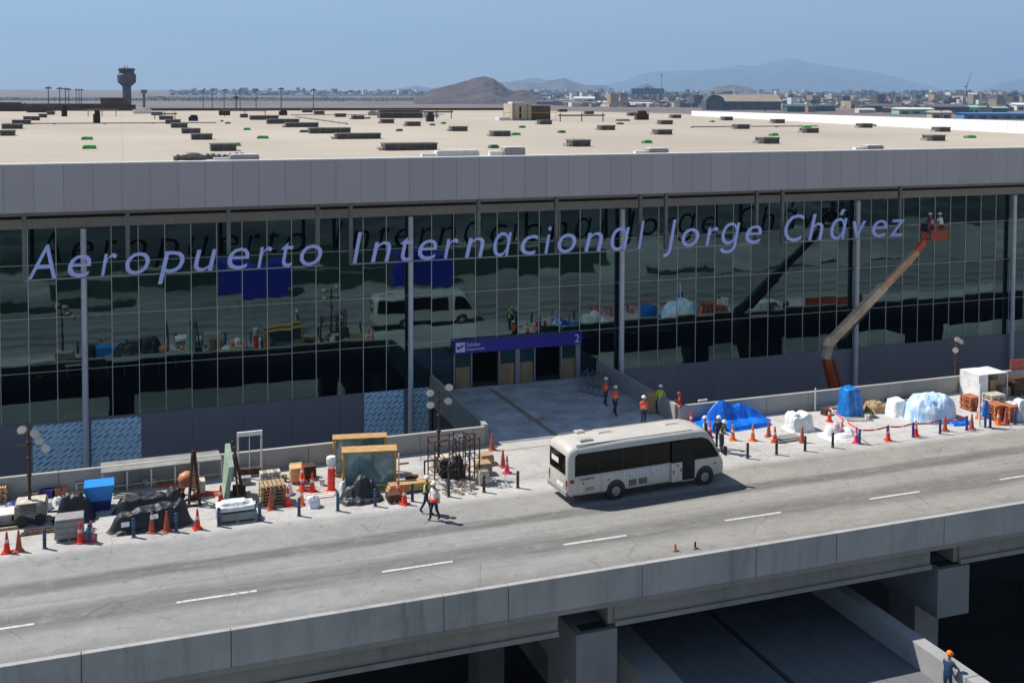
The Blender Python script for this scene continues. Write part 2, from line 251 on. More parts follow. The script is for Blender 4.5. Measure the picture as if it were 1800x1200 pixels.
# ---------------- mesh helpers ----------------
class MB:
    def __init__(s): s.v = []; s.f = []; s.m = []; s.mats = []
    def _mi(s, m):
        if m not in s.mats: s.mats.append(m)
        return s.mats.index(m)
    def add(s, vs, fs, m):
        k = len(s.v); mi = s._mi(m); s.v += [tuple(v) for v in vs]
        for f in fs: s.f.append(tuple(i+k for i in f)); s.m.append(mi)
        return s
    def box(s, x0, x1, y0, y1, z0, z1, m, R=None, c=None):
        vs = [Vector((x, y, z)) for z in (z0, z1) for y in (y0, y1) for x in (x0, x1)]
        if R is not None:
            c = Vector(c) if c is not None else Vector(((x0+x1)/2, (y0+y1)/2, (z0+z1)/2)); vs = [R @ (v-c)+c for v in vs]
        return s.add(vs, [(0, 2, 3, 1), (4, 5, 7, 6), (0, 1, 5, 4), (2, 6, 7, 3), (0, 4, 6, 2), (1, 3, 7, 5)], m)
    def bar(s, a, b, w, h, m):          # rectangular bar between two points
        a = Vector(a); b = Vector(b); d = (b-a); L = d.length; q = d.to_track_quat('X', 'Z').to_matrix()
        vs = [a+q @ Vector((x, y, z)) for z in (-h/2, h/2) for y in (-w/2, w/2) for x in (0, L)]
        return s.add(vs, [(0, 2, 3, 1), (4, 5, 7, 6), (0, 1, 5, 4), (2, 6, 7, 3), (0, 4, 6, 2), (1, 3, 7, 5)], m)
    def cyl(s, a, b, r0, r1, m, n=10, cap=True):
        a = Vector(a); b = Vector(b); q = (b-a).to_track_quat('Z', 'X').to_matrix(); vs = []
        for p_, r_ in ((a, r0), (b, r1)):
            for i in range(n): vs.append(p_+q @ Vector((r_*cos(2*pi*i/n), r_*sin(2*pi*i/n), 0)))
        fs = [(i, (i+1) % n, n+(i+1) % n, n+i) for i in range(n)]
        if cap: fs += [tuple(range(n))[::-1], tuple(range(n, 2*n))]
        return s.add(vs, fs, m)
    def lathe(s, prof, m, n=12, c=(0, 0, 0)):
        vs = []; 
        for r_, z in prof:
            for i in range(n): vs.append((c[0]+r_*cos(2*pi*i/n), c[1]+r_*sin(2*pi*i/n), c[2]+z))
        fs = [(k*n+i, k*n+(i+1) % n, (k+1)*n+(i+1) % n, (k+1)*n+i) for k in range(len(prof)-1) for i in range(n)]
        fs += [tuple(range(n))[::-1], tuple(range((len(prof)-1)*n, len(prof)*n))]
        return s.add(vs, fs, m)
    def ell(s, c, rx, ry, rz, m, n=10, k=6):
        vs = []; 
        for j in range(1, k):
            t = pi*j/k
            for i in range(n): vs.append((c[0]+rx*sin(t)*cos(2*pi*i/n), c[1]+ry*sin(t)*sin(2*pi*i/n), c[2]+rz*cos(t)))
        vs += [(c[0], c[1], c[2]+rz), (c[0], c[1], c[2]-rz)]; T = len(vs)-2
        fs = [(j*n+i, (j+1)*n+i, (j+1)*n+(i+1) % n, j*n+(i+1) % n) for j in range(k-2) for i in range(n)]
        fs += [(T, i, (i+1) % n) for i in range(n)]+[(T+1, (k-2)*n+(i+1) % n, (k-2)*n+i) for i in range(n)]
        return s.add(vs, fs, m)
    def prism(s, poly, z0, z1, m):      # poly in XY
        n = len(poly); vs = [(x, y, z0) for x, y in poly]+[(x, y, z1) for x, y in poly]
        return s.add(vs, [tuple(range(n))[::-1], tuple(range(n, 2*n))]+[(i, (i+1) % n, n+(i+1) % n, n+i) for i in range(n)], m)
    def prism_y(s, poly, y0, y1, m):    # poly in XZ
        n = len(poly); vs = [(x, y0, z) for x, z in poly]+[(x, y1, z) for x, z in poly]
        return s.add(vs, [tuple(range(n)), tuple(range(n, 2*n))[::-1]]+[(i, n+i, n+(i+1) % n, (i+1) % n) for i in range(n)], m)
    def mesh(s, name, smooth=False):
        me = bpy.data.meshes.new(name); me.from_pydata(s.v, [], s.f)
        for m in s.mats: me.materials.append(MT[m])
        me.polygons.foreach_set('material_index', s.m)
        if smooth: me.polygons.foreach_set('use_smooth', [True]*len(s.f))
        me.update(); return me
def tag(o, label=None, cat=None, group=None, kind=None):
    if label: o['label'] = label
    if cat: o['category'] = cat
    if group: o['group'] = group
    if kind: o['kind'] = kind
    return o
def thing(name, label, cat, loc=(0, 0, 0), rz=0, group=None):
    o = bpy.data.objects.new(name, None); o.empty_display_size = .2; COL.objects.link(o); o.location = loc; o.rotation_euler = (0, 0, rz)
    return tag(o, label, cat, group)
def part(name, mb, parent=None, smooth=False, bevel=0, loc=(0, 0, 0)):
    me = mb.mesh(name, smooth) if isinstance(mb, MB) else mb
    o = bpy.data.objects.new(name, me); COL.objects.link(o); o.location = loc
    if parent: o.parent = parent
    if bevel:
        b = o.modifiers.new('bevel', 'BEVEL'); b.width = bevel; b.segments = 2; b.limit_method = 'ANGLE'
    return o
def single(name, mb, label, cat, loc=(0, 0, 0), rz=0, group=None, smooth=False, bevel=0):
    o = part(name, mb, None, smooth, bevel, loc); o.rotation_euler = (0, 0, rz); return tag(o, label, cat, group)
def copy_tree(o, parent=None):
    c = o.copy(); COL.objects.link(c)
    if parent: c.parent = parent
    for ch in o.children: copy_tree(ch, c)
    return c
def struct(name, mb, **k):
    return tag(part(name, mb, **k), kind='structure')
def text_mesh(body, size, ext, m, shear=0., align='LEFT'):
    cu = bpy.data.curves.new('txt', 'FONT'); cu.body = body; cu.size = size; cu.extrude = ext; cu.shear = shear; cu.align_x = align; cu.resolution_u = 3; cu.offset = -.016 if size > 2 else 0
    o = bpy.data.objects.new('txt', cu); COL.objects.link(o); bpy.context.view_layer.update()
    me = bpy.data.meshes.new_from_object(o.evaluated_get(bpy.context.evaluated_depsgraph_get())); bpy.data.objects.remove(o); bpy.data.curves.remove(cu)
    me.materials.clear(); me.materials.append(MT[m]); return me
ORD = ['zeroth', 'first', 'second', 'third', 'fourth', 'fifth', 'sixth', 'seventh', 'eighth', 'ninth', 'tenth', 'eleventh', 'twelfth', 'thirteenth', 'fourteenth', 'fifteenth', 'sixteenth', 'seventeenth', 'eighteenth', 'nineteenth', 'twentieth', 'twenty-first']

# =====================================================================================
# SETTING
# =====================================================================================
ZG = -12.0
mb = MB(); R_ = 40000
mb.add([(-R_, -3000, ZG), (R_, -3000, ZG), (R_, R_, ZG), (-R_, R_, ZG)], [(0, 1, 2, 3)], 'ground'); struct('ground', mb)
mb = MB(); mb.add([(-500, -480, ZG+.004), (600, -480, ZG+.004), (600, 60, ZG+.004), (-500, 60, ZG+.004)], [(0, 1, 2, 3)], 'site'); struct('site_ground', mb)
mb = MB(); mb.add([(-400, -470, ZG+.012), (500, -470, ZG+.012), (500, -92, ZG+.012), (52, -80, ZG+.012), (44, -60, ZG+.012), (-60, -72, ZG+.012), (-400, -80, ZG+.012)], [(0, 1, 2, 3, 4, 5, 6)], 'added_dark_ground'); struct('added_dark_ground', mb)  # dark ground added behind the camera so the upper glass reflects dark
mb = MB(); mb.box(-70, 140, 37.65, 56.1, -.02, 0, 'road'); struct('road', mb)
mb = MB(); mb.add([(-70, 33.5, ZG+.008), (140, 33.5, ZG+.008), (140, 67.7, ZG+.008), (-70, 67.7, ZG+.008)], [(0, 1, 2, 3)], 'deck_shade'); struct('under_deck_shade', mb)  # near-black sheet: the deck's shade put into the ground colour below it
mb = MB()
for k in range(-9, 12):
    x = 1.8+7.95*k; mb.add([(x, 42.38, .004), (x+2.98, 42.38, .004), (x+2.98, 42.52, .004), (x, 42.52, .004)], [(0, 1, 2, 3)], 'line')
struct('road_markings', mb)
# dry low rise of land on the left skyline and the mountains behind
def hill(name, prof, D, wd, m, seed, rough=.12, nseg=70, nr=12):
    """prof: (photo x, skyline y) along the ridge; D distance; wd depth of the hill"""
    pts = sorted(prof); vs = []; fs = []
    x0, x1 = pts[0][0], pts[-1][0]
    for i in range(nseg+1):
        px = x0+(x1-x0)*i/nseg
        for (a, ya), (b, yb) in zip(pts, pts[1:]):
            if a <= px <= b: t = (px-a)/(b-a); t = t*t*(3-2*t)*.5+t*.5; py = ya+(yb-ya)*t; break
        d = fw+r2*((px-CX)/F)-u2*((py-CY)/F); hz = sqrt(d.x**2+d.y**2); top = max(0, CH+d.z/hz*D-ZG); ux, uy = d.x/hz, d.y/hz
        for j in range(nr+1):
            t = j/nr*2-1; r_ = D+t*wd
            s_ = max(0, 1-abs(t))**.9 if abs(t) < .999 else 0
            nn = noise.fractal(Vector((ux*r_/wd*6+seed, uy*r_/wd*6, seed)), 1.0, 2.0, 5)
            z = top*s_*(1+(rough*nn*2.5 if j != nr//2 else rough*.25*nn)); vs.append((ux*r_, uy*r_, ZG-.5+max(0, z)))
    for i in range(nseg):
        for j in range(nr): a = i*(nr+1)+j; fs.append((a, a+1, a+nr+2, a+nr+1))
    mb = MB(); mb.add(vs, fs, m); return struct(name, mb, smooth=True)
hill('brown_hill', [(728, 172), (745, 166), (762, 156), (790, 149), (820, 143), (838, 138), (852, 135), (866, 138), (880, 146), (893, 156), (905, 160), (920, 158), (935, 163), (955, 171)], 4400, 700, 'hill_b', 3, .2)
hill('blue_hill', [(860, 168), (900, 146), (925, 145), (950, 146), (975, 141), (992, 138), (1010, 144), (1035, 150), (1055, 150), (1085, 158), (1115, 168)], 13000, 1700, 'hill_g', 5, .2)
hill('pale_ridge', [(560, 172), (620, 165), (680, 158), (730, 152), (760, 155), (820, 150), (900, 143), (940, 137), (960, 141), (1040, 150), (1100, 168)], 21000, 2800, 'hill_g', 9, .2)
hill('small_peak', [(1085, 170), (1110, 158), (1135, 147), (1160, 158), (1185, 170)], 8500, 700, 'hill_g', 12)
hill('monument_hill', [(1215, 170), (1245, 158), (1268, 152), (1290, 149), (1312, 153), (1340, 164), (1360, 170)], 8000, 700, 'hill_g', 15, .2)
hill('far_mountains', [(1000, 168), (1080, 146), (1150, 126), (1200, 124), (1250, 122), (1300, 115), (1330, 116), (1360, 107), (1390, 103), (1430, 112), (1470, 118), (1520, 124), (1570, 134), (1620, 148), (1670, 160), (1720, 170)], 36000, 3500, 'hill_g', 21, .1, 110)
hill('near_mountain_slope', [(1060, 172), (1130, 150), (1190, 135), (1240, 124), (1290, 122), (1360, 126), (1430, 128), (1500, 140), (1560, 152), (1640, 170)], 29000, 3500, 'hill_g', 23, .12, 90)
hill('right_mountain', [(1690, 172), (1730, 156), (1770, 144), (1800, 138), (1850, 124), (1920, 110), (2000, 130)], 30000, 3000, 'hill_g', 31, .1)
hill('left_low_rise', [(-200, 171), (0, 170), (60, 168), (120, 169), (200, 168), (280, 168), (340, 167), (420, 168), (520, 167), (620, 166), (700, 167), (760, 170)], 6500, 400, 'hill_b', 37, .2, 160)

# =====================================================================================
# VIADUCT
# =====================================================================================
v = thing('viaduct', 'long grey concrete viaduct carrying the road past the terminal', 'bridge', (0, 0, 0))
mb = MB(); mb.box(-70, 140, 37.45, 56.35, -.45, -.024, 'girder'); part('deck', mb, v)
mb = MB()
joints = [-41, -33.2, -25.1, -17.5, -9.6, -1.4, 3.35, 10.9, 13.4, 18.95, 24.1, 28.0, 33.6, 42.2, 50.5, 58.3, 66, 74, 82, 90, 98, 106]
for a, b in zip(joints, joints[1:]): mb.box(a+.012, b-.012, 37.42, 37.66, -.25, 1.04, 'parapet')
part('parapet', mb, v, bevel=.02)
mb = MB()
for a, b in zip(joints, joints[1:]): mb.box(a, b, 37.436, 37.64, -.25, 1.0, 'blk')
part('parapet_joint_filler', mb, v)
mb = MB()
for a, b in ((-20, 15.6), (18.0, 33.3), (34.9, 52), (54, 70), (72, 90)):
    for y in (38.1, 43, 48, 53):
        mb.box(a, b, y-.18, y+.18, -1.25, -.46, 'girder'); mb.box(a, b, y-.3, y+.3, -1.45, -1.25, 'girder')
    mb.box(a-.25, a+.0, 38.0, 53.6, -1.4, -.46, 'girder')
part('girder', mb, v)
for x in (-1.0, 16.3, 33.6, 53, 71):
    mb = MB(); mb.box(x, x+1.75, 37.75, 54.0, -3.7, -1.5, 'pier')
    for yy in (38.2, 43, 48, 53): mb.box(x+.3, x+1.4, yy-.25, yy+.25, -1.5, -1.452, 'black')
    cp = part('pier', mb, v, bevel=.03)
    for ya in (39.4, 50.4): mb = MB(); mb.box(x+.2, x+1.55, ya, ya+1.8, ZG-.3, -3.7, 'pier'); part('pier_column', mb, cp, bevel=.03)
# rear kerb walls of the apron
def kerb(x0, x1, label):
    t = thing('apron_wall', label, 'wall', (x0, 56.1, 0), 0, 'low concrete walls at the back of the apron')
    mb = MB(); x = 0; L = x1-x0
    while x < L-.01: e = min(x+3.0, L); mb.box(x+.01, e-.01, 0, .25, 0, 1.05, 'grey_wall'); x = e
    part('panel', mb, t, bevel=.015); mb = MB(); mb.box(0, L, .04, .21, .0, 1.0, 'fascia_d'); part('core', mb, t)
kerb(-45, 18.7, 'low concrete wall behind the stored materials, left of the entrance bridge')
kerb(30.7, 92, 'low concrete wall behind the blue tarpaulins, right of the entrance bridge')
for x0_, x1_, lab in ((-45, 18.6, 'left'), (30.9, 92, 'right')):  # added black sheets, so the unlit wall backs mirror black in the glass
    mb = MB(); n_ = int((x1_-x0_)/.3)
    vs = []; 
    for i in range(n_+1):
        for z in (-1.5, .98): vs.append((x0_+i*.3, 56.44+.035*(i % 2), z))
    mb.add(vs, [(2*i, 2*i+2, 2*i+3, 2*i+1) for i in range(n_)], 'blk')
    for i in range(0, n_, 10): mb.cyl((x0_+i*.3, 56.42, -1.5), (x0_+i*.3, 56.42, 1.0), .03, .03, 'rust', 6)
    single('added_black_sheet', mb, 'added black pleated sheet behind the %s apron wall, darkening its mirror image' % lab, 'dark sheet')
# entrance bridge
mb = MB(); mb.box(18.95, 30.55, 56.352, 67.75, -.55, -.002, 'ramp'); struct('entrance_bridge_floor', mb)
mb = MB(); mb.add([(22.9, 56.4, .004), (23.25, 56.4, .004), (22.85, 67.0, .004), (22.5, 67.0, .004)], [(0, 1, 2, 3)], 'seam')
mb.add([(18.9, 54.9, .006), (30, 54.9, .006), (30, 55.05, .006), (18.9, 55.05, .006)], [(0, 1, 2, 3)], 'seam')
mb.add([(22.6, 59.5, .008), (23.7, 59.5, .008), (23.7, 59.9, .008), (22.6, 59.9, .008)], [(0, 1, 2, 3)], 'seam'); struct('bridge_joint_strip', mb)
for x, lab, dx in ((18.7, 'left concrete side wall of the entrance bridge', 0), (30.57, 'right concrete side wall of the entrance bridge, behind the workers', 0)):
    mb = MB(); mb.box(0, .25, 0, 11.3, -.75, 1.1, 'grey_wall'); mb.box(.24, .30, .3, 11.2, .01, .09, 'black')
    single('bridge_side_wall', mb, lab, 'wall', (x, 56.36, 0), bevel=.015)
# lower ramp
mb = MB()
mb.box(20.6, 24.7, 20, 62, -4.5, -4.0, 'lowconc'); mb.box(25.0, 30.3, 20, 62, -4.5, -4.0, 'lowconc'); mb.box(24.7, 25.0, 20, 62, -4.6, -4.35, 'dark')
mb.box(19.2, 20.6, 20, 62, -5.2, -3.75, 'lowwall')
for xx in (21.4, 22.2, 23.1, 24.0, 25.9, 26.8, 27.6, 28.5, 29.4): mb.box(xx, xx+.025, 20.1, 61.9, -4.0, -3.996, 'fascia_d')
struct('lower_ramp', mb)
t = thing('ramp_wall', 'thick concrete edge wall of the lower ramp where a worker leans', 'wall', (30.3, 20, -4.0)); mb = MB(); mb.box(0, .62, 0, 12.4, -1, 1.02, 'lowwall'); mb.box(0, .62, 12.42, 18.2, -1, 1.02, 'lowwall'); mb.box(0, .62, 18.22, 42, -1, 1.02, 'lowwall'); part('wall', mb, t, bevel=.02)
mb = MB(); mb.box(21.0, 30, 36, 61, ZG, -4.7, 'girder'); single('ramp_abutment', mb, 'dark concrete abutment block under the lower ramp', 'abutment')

# =====================================================================================
# TERMINAL
# =====================================================================================
T = thing('terminal_building', 'huge flat-roofed airport terminal with long mirror glass front and grey fascia', 'building', (0, 67.8, 0))
X0, X1 = -60.0, 92.0; YG = 67.8
OY = -67.8
# fascia: panels with open seams
mb = MB(); x = X0
while x < X1: mb.box(x+.008, x+1.492, 64.25+OY, 64.45+OY, 12.82, 15.42, 'fascia'); x += 1.5
part('fascia', mb, T)
mb = MB(); mb.box(X0, X1, 64.262+OY, 64.6+OY, 12.84, 15.38, 'fascia_d'); part('fascia_backing', mb, T)
mb = MB(); mb.box(X0, X1, 64.2+OY, 64.62+OY, 15.424, 15.50, 'roofwhite'); part('roof_trim', mb, T)
mb = MB(); mb.box(X0, X1, 64.46+OY, 67.9+OY, 12.86, 12.99, 'head'); part('soffit', mb, T)
mb = MB(); x = X0
while x < X1:
    mb.box(x+.006, x+2.994, -.05, .3, 11.54, 12.10, 'head'); mb.box(x+.006, x+2.994, -.05, .3, 12.28, 12.855, 'head'); x += 3
mb.box(X0, X1, .0, .28, 11.56, 12.855, 'dark'); part('head_panel', mb, T)
poly = [(-120, 64.63), (88, 64.63), (90.0, 84), (104.2, 173), (116, 212), (97, 268), (-1.7, 288), (-120, 300)]
mb = MB(); mb.prism([(x, y+OY) for x, y in poly], 15.0, 15.40, 'roof'); part('roof', mb, T)
mb = MB(); mb.prism([(x, y+OY) for x, y in [(-120, 72.5), (86.5, 72.5), (88, 84), (102, 172), (114, 211), (95, 266), (-1.7, 286), (-119, 298)]], ZG, 14.98, 'head'); part('body', mb, T)
# white upstand along the right roof edge
mb = MB(); a = Vector((106.9, 191)); b = Vector((88.6, 75.5)); n_ = 150; d_ = (b-a)/n_; pn = Vector((d_.y, -d_.x)).normalized()*.15
for i in range(n_):
    p_ = a+d_*(i+.04); q_ = a+d_*(i+.96); z0 = 15.38; z1 = 16.35+.45*i/n_
    mb.prism([(p_.x-pn.x, p_.y-pn.y+OY), (q_.x-pn.x, q_.y-pn.y+OY), (q_.x+pn.x, q_.y+pn.y+OY), (p_.x+pn.x, p_.y+pn.y+OY)], z0, z1, 'roofwhite')
part('roof_upstand', mb, T)
mb = MB(); mb.box(-120, 97, 200, 200.4, 15.4, 16.0, 'brown'); mb.box(-120, -2, 219.5, 220, 15.4, 16.9, 'brown')
part('roof_rear_upstand', mb, T)
# glass, one pane set per storey, with door opening cut out
mb = MB(); DX0, DX1 = 20.3, 29.4
def pane(x0, x1, z0, z1): mb.add([(x0, 0, z0), (x1, 0, z0), (x1, 0, z1), (x0, 0, z1)], [(0, 1, 2, 3)], 'glass')
u0 = math.floor((X0-PX0)/1.5)
zr = [.28, 3.2, 6.35, 9.44, 11.54]
for k in range(u0, int((X1-PX0)/1.5)+1):
    xa, xb = PX0+1.5*k, PX0+1.5*(k+1)
    for z0, z1 in zip(zr, zr[1:]):
        if z0 < 1 and xb > DX0 and xa < DX1:
            if xa < DX0: pane(xa, DX0, z0, z1)
            if xb > DX1: pane(DX1, xb, z0, z1)
            continue
        pane(xa, xb, z0, z1)
part('curtain_glass', mb, T)
mb = MB()
for k in range(u0, int((X1-PX0)/1.5)+1):
    x = PX0+1.5*k; lo = 3.2 if DX0-.1 < x < DX1+.1 else .28
    mb.box(x-.020, x+.020, -.035, .01, lo, 11.54, 'mull')
part('mullion', mb, T)
mb = MB()
for z in zr[1:-1]: mb.box(X0, X1, -.03, .008, z-.014, z+.014, 'mull')
part('transom', mb, T)
# spandrel below glass
mb = MB(); x = PX0-60
films = ((-5.0, -2.25), (-1.84, .94), (14.42, 17.0), (17.5, 18.68))
while x < X1:
    for a, b in ((x, x+3),):
        segs = [(a, b)]
        if b > 19 and a < 30.6: segs = [s_ for s_ in ((a, min(b, 18.95)), (max(a, 30.6), b)) if s_[1]-s_[0] > .1]
        for p_, q_ in segs: mb.box(p_+.006, q_-.006, -.06, .3, -6, .28, 'spandrel')
    x += 3
mb.box(19, 30.6, -.02, .3, -6, -.6, 'spandrel'); mb.box(X0, X1, .0, .28, ZG, .27, 'dark')
part('spandrel', mb, T)
for a, b in films:
    mb = MB(); mb.box(a, b, -.085, -.062, -3.2, .12 if a < 10 else .28, 'film'); f_ = part('film_covered_panel', mb, T); f_['label'] = 'blue protective film printed with slanted dark dashes'
for u_ in (-23, -10, 0, 13, 23, 36, 46, 59):
    x = PX0+1.5*u_; lo = ZG if not 18.95 < x < 30.6 else 0
    mb = MB(); mb.cyl((x, -.42, lo), (x, -.42, 11.5), .17, .17, 'column', 14); mb.box(x-.05, x+.05, -.42, -.03, 11.0, 11.3, 'column'); mb.box(x-.05, x+.05, -.42, -.03, 6.2, 6.4, 'column'); part('column', mb, T, smooth=False)
# doors
E_ = bpy.data.objects.new('entrance', None); COL.objects.link(E_); E_.parent = T
mb = MB()
for x in (20.33, 21.52, 23.46, 24.63, 24.86, 25.98, 27.92, 29.02): mb.box(x, x+.09, -.22, .1, 0, 2.42, 'alu')
mb.box(24.72, 24.87, -.26, .1, 0, 2.42, 'alu'); mb.box(29.1, 29.36, -.22, .1, 0, 2.42, 'alu'); mb.box(20.3, 29.36, -.1, .1, 2.42, 3.18, 'alu')
part('door_frame', mb, E_)
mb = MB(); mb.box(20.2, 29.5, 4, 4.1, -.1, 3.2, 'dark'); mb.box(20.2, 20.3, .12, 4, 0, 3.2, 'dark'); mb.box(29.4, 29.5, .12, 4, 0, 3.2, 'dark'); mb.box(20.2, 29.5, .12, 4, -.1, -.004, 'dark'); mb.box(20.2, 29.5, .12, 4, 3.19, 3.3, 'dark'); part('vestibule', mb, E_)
for x0, x1 in ((20.46, 21.5), (23.57, 24.6), (24.99, 25.96), (28.03, 29.0)):
    mb = MB(); mb.box(x0, x1, -.12, -.06, .05, 2.4, 'teal'); d_ = part('door_leaf', mb, E_)
    mb = MB(); mb.box(x0+.03, x1-.03, -.15, -.125, .03, 1.42, 'ply'); part('protective_board', mb, d_)
sg = thing('entrance_sign', 'long dark blue departures sign over the two doorways, numbered 2', 'sign', (20.32, 67.38, 2.38))
mb = MB(); mb.box(0, 9.06, 0, .3, 0, .84, 'signblue'); part('sign_panel', mb, sg)
mb = MB(); mb.box(.09, .72, -.02, -.003, .12, .74, 'signwhite'); ic = part('icon', mb, sg)
mb = MB()
mb.prism_y([(.16, .50), (.22, .54), (.34, .44), (.52, .52), (.66, .60), (.70, .57), (.55, .44), (.40, .36), (.26, .30), (.16, .34)], -.03, -.022, 'signblue')
mb.prism_y([(.38, .40), (.46, .62), (.50, .62), (.48, .42)], -.034, -.031, 'signblue'); part('plane_symbol', mb, ic)
def put_text(body, size, x, z, y, parent, m='signwhite', name='lettering', sh=0):
    me = text_mesh(body, size, .006, m, sh); o = part(name, me, parent, loc=(x, y, z)); o.rotation_euler = (pi/2, 0, 0); return o
put_text('Salidas', .36, .82, .46, -.01, sg); put_text('Departures', .27, .82, .18, -.01, sg); put_text('2', .80, 8.5, .15, -.01, sg, name='numeral')
put = None
# ---------------- the big name sign ----------------
LY = 64.75; ZB = 9.10
NS = thing('airport_name_sign', 'huge blue italic letters spelling Aeropuerto Internacional Jorge Chávez', 'sign', (0, LY, ZB))
words = [('Aeropuerto', [(48, 98), (119, 160), (177, 206), (220, 263), (277, 324), (341, 381), (400, 438), (452, 479), (494, 516), (527, 566)]),
 ('Internacional', [(620, 636), (652, 687), (703, 726), (735, 768), (780, 806), (817, 851), (867, 899), (915, 946), (957, 969), (980, 1012), (1027, 1059), (1073, 1106), (1121, 1132)]),
 ('Jorge', [(1166, 1188), (1198, 1228), (1240, 1262), (1265, 1300), (1310, 1338)]),
 ('Chávez', [(1378, 1413), (1420, 1446), (1459, 1488), (1498, 1521), (1532, 1558), (1563, 1589)])]
SC = 2.78
def glyph(ch):
    acc = ch == 'á'
    g = {'a': 'ɑ', 'á': 'ɑ', 'g': 'ɡ'}.get(ch, ch)
    me = text_mesh(g, SC, .055, 'letter', .22); me.materials.append(MT['letter_b'])
    if acc:
        bm = bmesh.new(); bm.from_mesh(me); mx = max(v_.co.x for v_ in bm.verts); tz = max(v_.co.y for v_ in bm.verts)
        vs = [bm.verts.new((mx*.62+dx, tz+dz, d)) for d in (-.07, .07) for dx, dz in ((0, .2), (.2, .2), (.52, .62), (.22, .62))]
        for f_ in ((0, 1, 2, 3), (7, 6, 5, 4), (0, 4, 5, 1), (1, 5, 6, 2), (2, 6, 7, 3), (3, 7, 4, 0)): bm.faces.new([vs[i] for i in f_])
        bmesh.ops.recalc_face_normals(bm, faces=bm.faces[:]); bm.to_mesh(me); bm.free()
    for p_ in me.polygons:
        if p_.normal.z < -.9: p_.material_index = 1
    return me
for w_, ex in words:
    for ch, (pa, pb) in zip(w_, ex):
        me = glyph(ch); xs = [v_.co.x for v_ in me.vertices]; lo, hi = min(xs), max(xs)
        xa = G(pa, 440, Y=LY).x; xb = G(pb, 440, Y=LY).x; s_ = (xb-xa)/(hi-lo)
        for v_ in me.vertices: v_.co.x = (v_.co.x-lo)*s_
        o = part('letter', me, NS, loc=(xa, 0, 0)); o.rotation_euler = (pi/2, 0, 0)
for a, b in ((-5.1, 11.3), (13.0, 32.75), (34.4, 41.8), (43.6, 53.9)):
    mb = MB(); mb.box(a, b, .10, .18, -.10, -.02, 'alu'); part('rail', mb, NS)
    
for x in (-5.07, .28, 5.84, 11.04, 13.04, 21.19, 26.5, 32.56, 34.48, 41.57, 43.66, 53.76):
    mb = MB(); mb.box(x-.11, x+.11, .2, .42, -.12, 12.85-ZB, 'post'); part('hanger_post', mb, NS)
for x, z in ((24.4, -.33), (37.5, -.35), (38.6, -.1)):
    pass

# =====================================================================================
# ROOF
# =====================================================================================
RZ = 15.40
hoods = [(0, 11, 239, 0), (3, 38, 227, 0), (21, 53, 219, 0), (41, 69, 212, 0), (68, 78, 207, 0), (82, 96, 202, 0), (371, 417, 266, 0), (337, 374, 246, 0), (320, 353, 235, 0), (301, 330, 225, 0), (291, 318, 218, 0), (280, 305, 211, 0), (266, 286, 203, 0),
 (440, 491, 211, 0), (470, 528, 218, 0), (503, 562, 224, 497), (545, 620, 235, 0), (592, 674, 245, 584), (677, 776, 265, 666), (423, 436, 207, 0), (532, 550, 198, 0), (553, 571, 201, 0), (590, 609, 206, 0), (620, 641, 210, 615), (671, 694, 217, 664), (716, 741, 222, 708), (795, 824, 231, 784), (721, 737, 201, 0),
 (868, 900, 240, 854), (950, 972, 219, 940), (983, 998, 197, 0), (1030, 1045, 201, 0), (1007, 1042, 258, 986), (1058, 1084, 229, 1043), (1107, 1121, 204, 1096), (1183, 1199, 208, 1158), (1163, 1185, 219, 1150), (1157, 1185, 237, 1138),
 (1274, 1290, 212, 1258), (1297, 1321, 227, 1279), (1363, 1382, 217, 1345), (1343, 1375, 253, 1317), (1418, 1443, 234, 1395), (1516, 1537, 225, 1495), (1652, 1675, 232, 1627), (1639, 1667, 248, 1607)]
ROWS = [(250, 999, 'front row'), (242, 250, 'second row'), (233, 242, 'third row'), (226, 233, 'fourth row'), (221, 226, 'fifth row'), (216, 221, 'sixth row'), (210.5, 216, 'seventh row'), (205.5, 210.5, 'eighth row'), (0, 205.5, 'rearmost row')]
for lo_, hi_, rn in ROWS:
  for i, (xa, xb, yb, wl) in enumerate(sorted(h for h in hoods if lo_ <= h[2] < hi_)):
    c = G(xa, yb, RZ); d = G(xb, yb, RZ); L = max(1.2, d.x-c.x); Dp = 1.3; h = .52 if L < 4 else .58
    h *= 1.0+max(0, (235-yb))*.008
    lab = '%s skylight hood%s in the %s of the roof, %s from left' % ('long' if L > 3.6 else 'short', ' with duct' if wl else '', rn, ORD[i+1])
    t = thing('skylight_hood', lab, 'skylight', (c.x, c.y, RZ), 0, 'skylight hoods scattered over the terminal roof')
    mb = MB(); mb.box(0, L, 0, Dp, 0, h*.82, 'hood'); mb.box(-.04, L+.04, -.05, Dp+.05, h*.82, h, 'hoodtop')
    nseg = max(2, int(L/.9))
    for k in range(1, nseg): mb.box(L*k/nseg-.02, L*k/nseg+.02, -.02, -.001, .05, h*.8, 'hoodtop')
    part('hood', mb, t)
    if wl:
        e = G(wl, yb-2, RZ); w = max(.3, c.x-e.x-.06); mb = MB(); mb.box(-w, -.05, .45, 1.05, 0, h*.38, 'whitecloth'); mb.box(-w-.05, -w, .35, 1.15, 0, h*.45, 'head'); part('duct', mb, t)
greens = [(143, 163, 246), (145, 169, 262), (408, 424, 257), (453, 473, 244), (429, 441, 229), (396, 406, 218), (388, 393, 214), (528, 545, 233), (698, 709, 231), (757, 766, 221), (777, 785, 218), (863, 879, 261), (901, 917, 238), (915, 925, 225), (984, 996, 234), (1087, 1098, 219), (1134, 1149, 252), (1251, 1258, 215), (1358, 1371, 239), (1415, 1428, 225), (1535, 1543, 222), (1703, 1720, 243), (640, 652, 209), (1085, 1110, 213)]
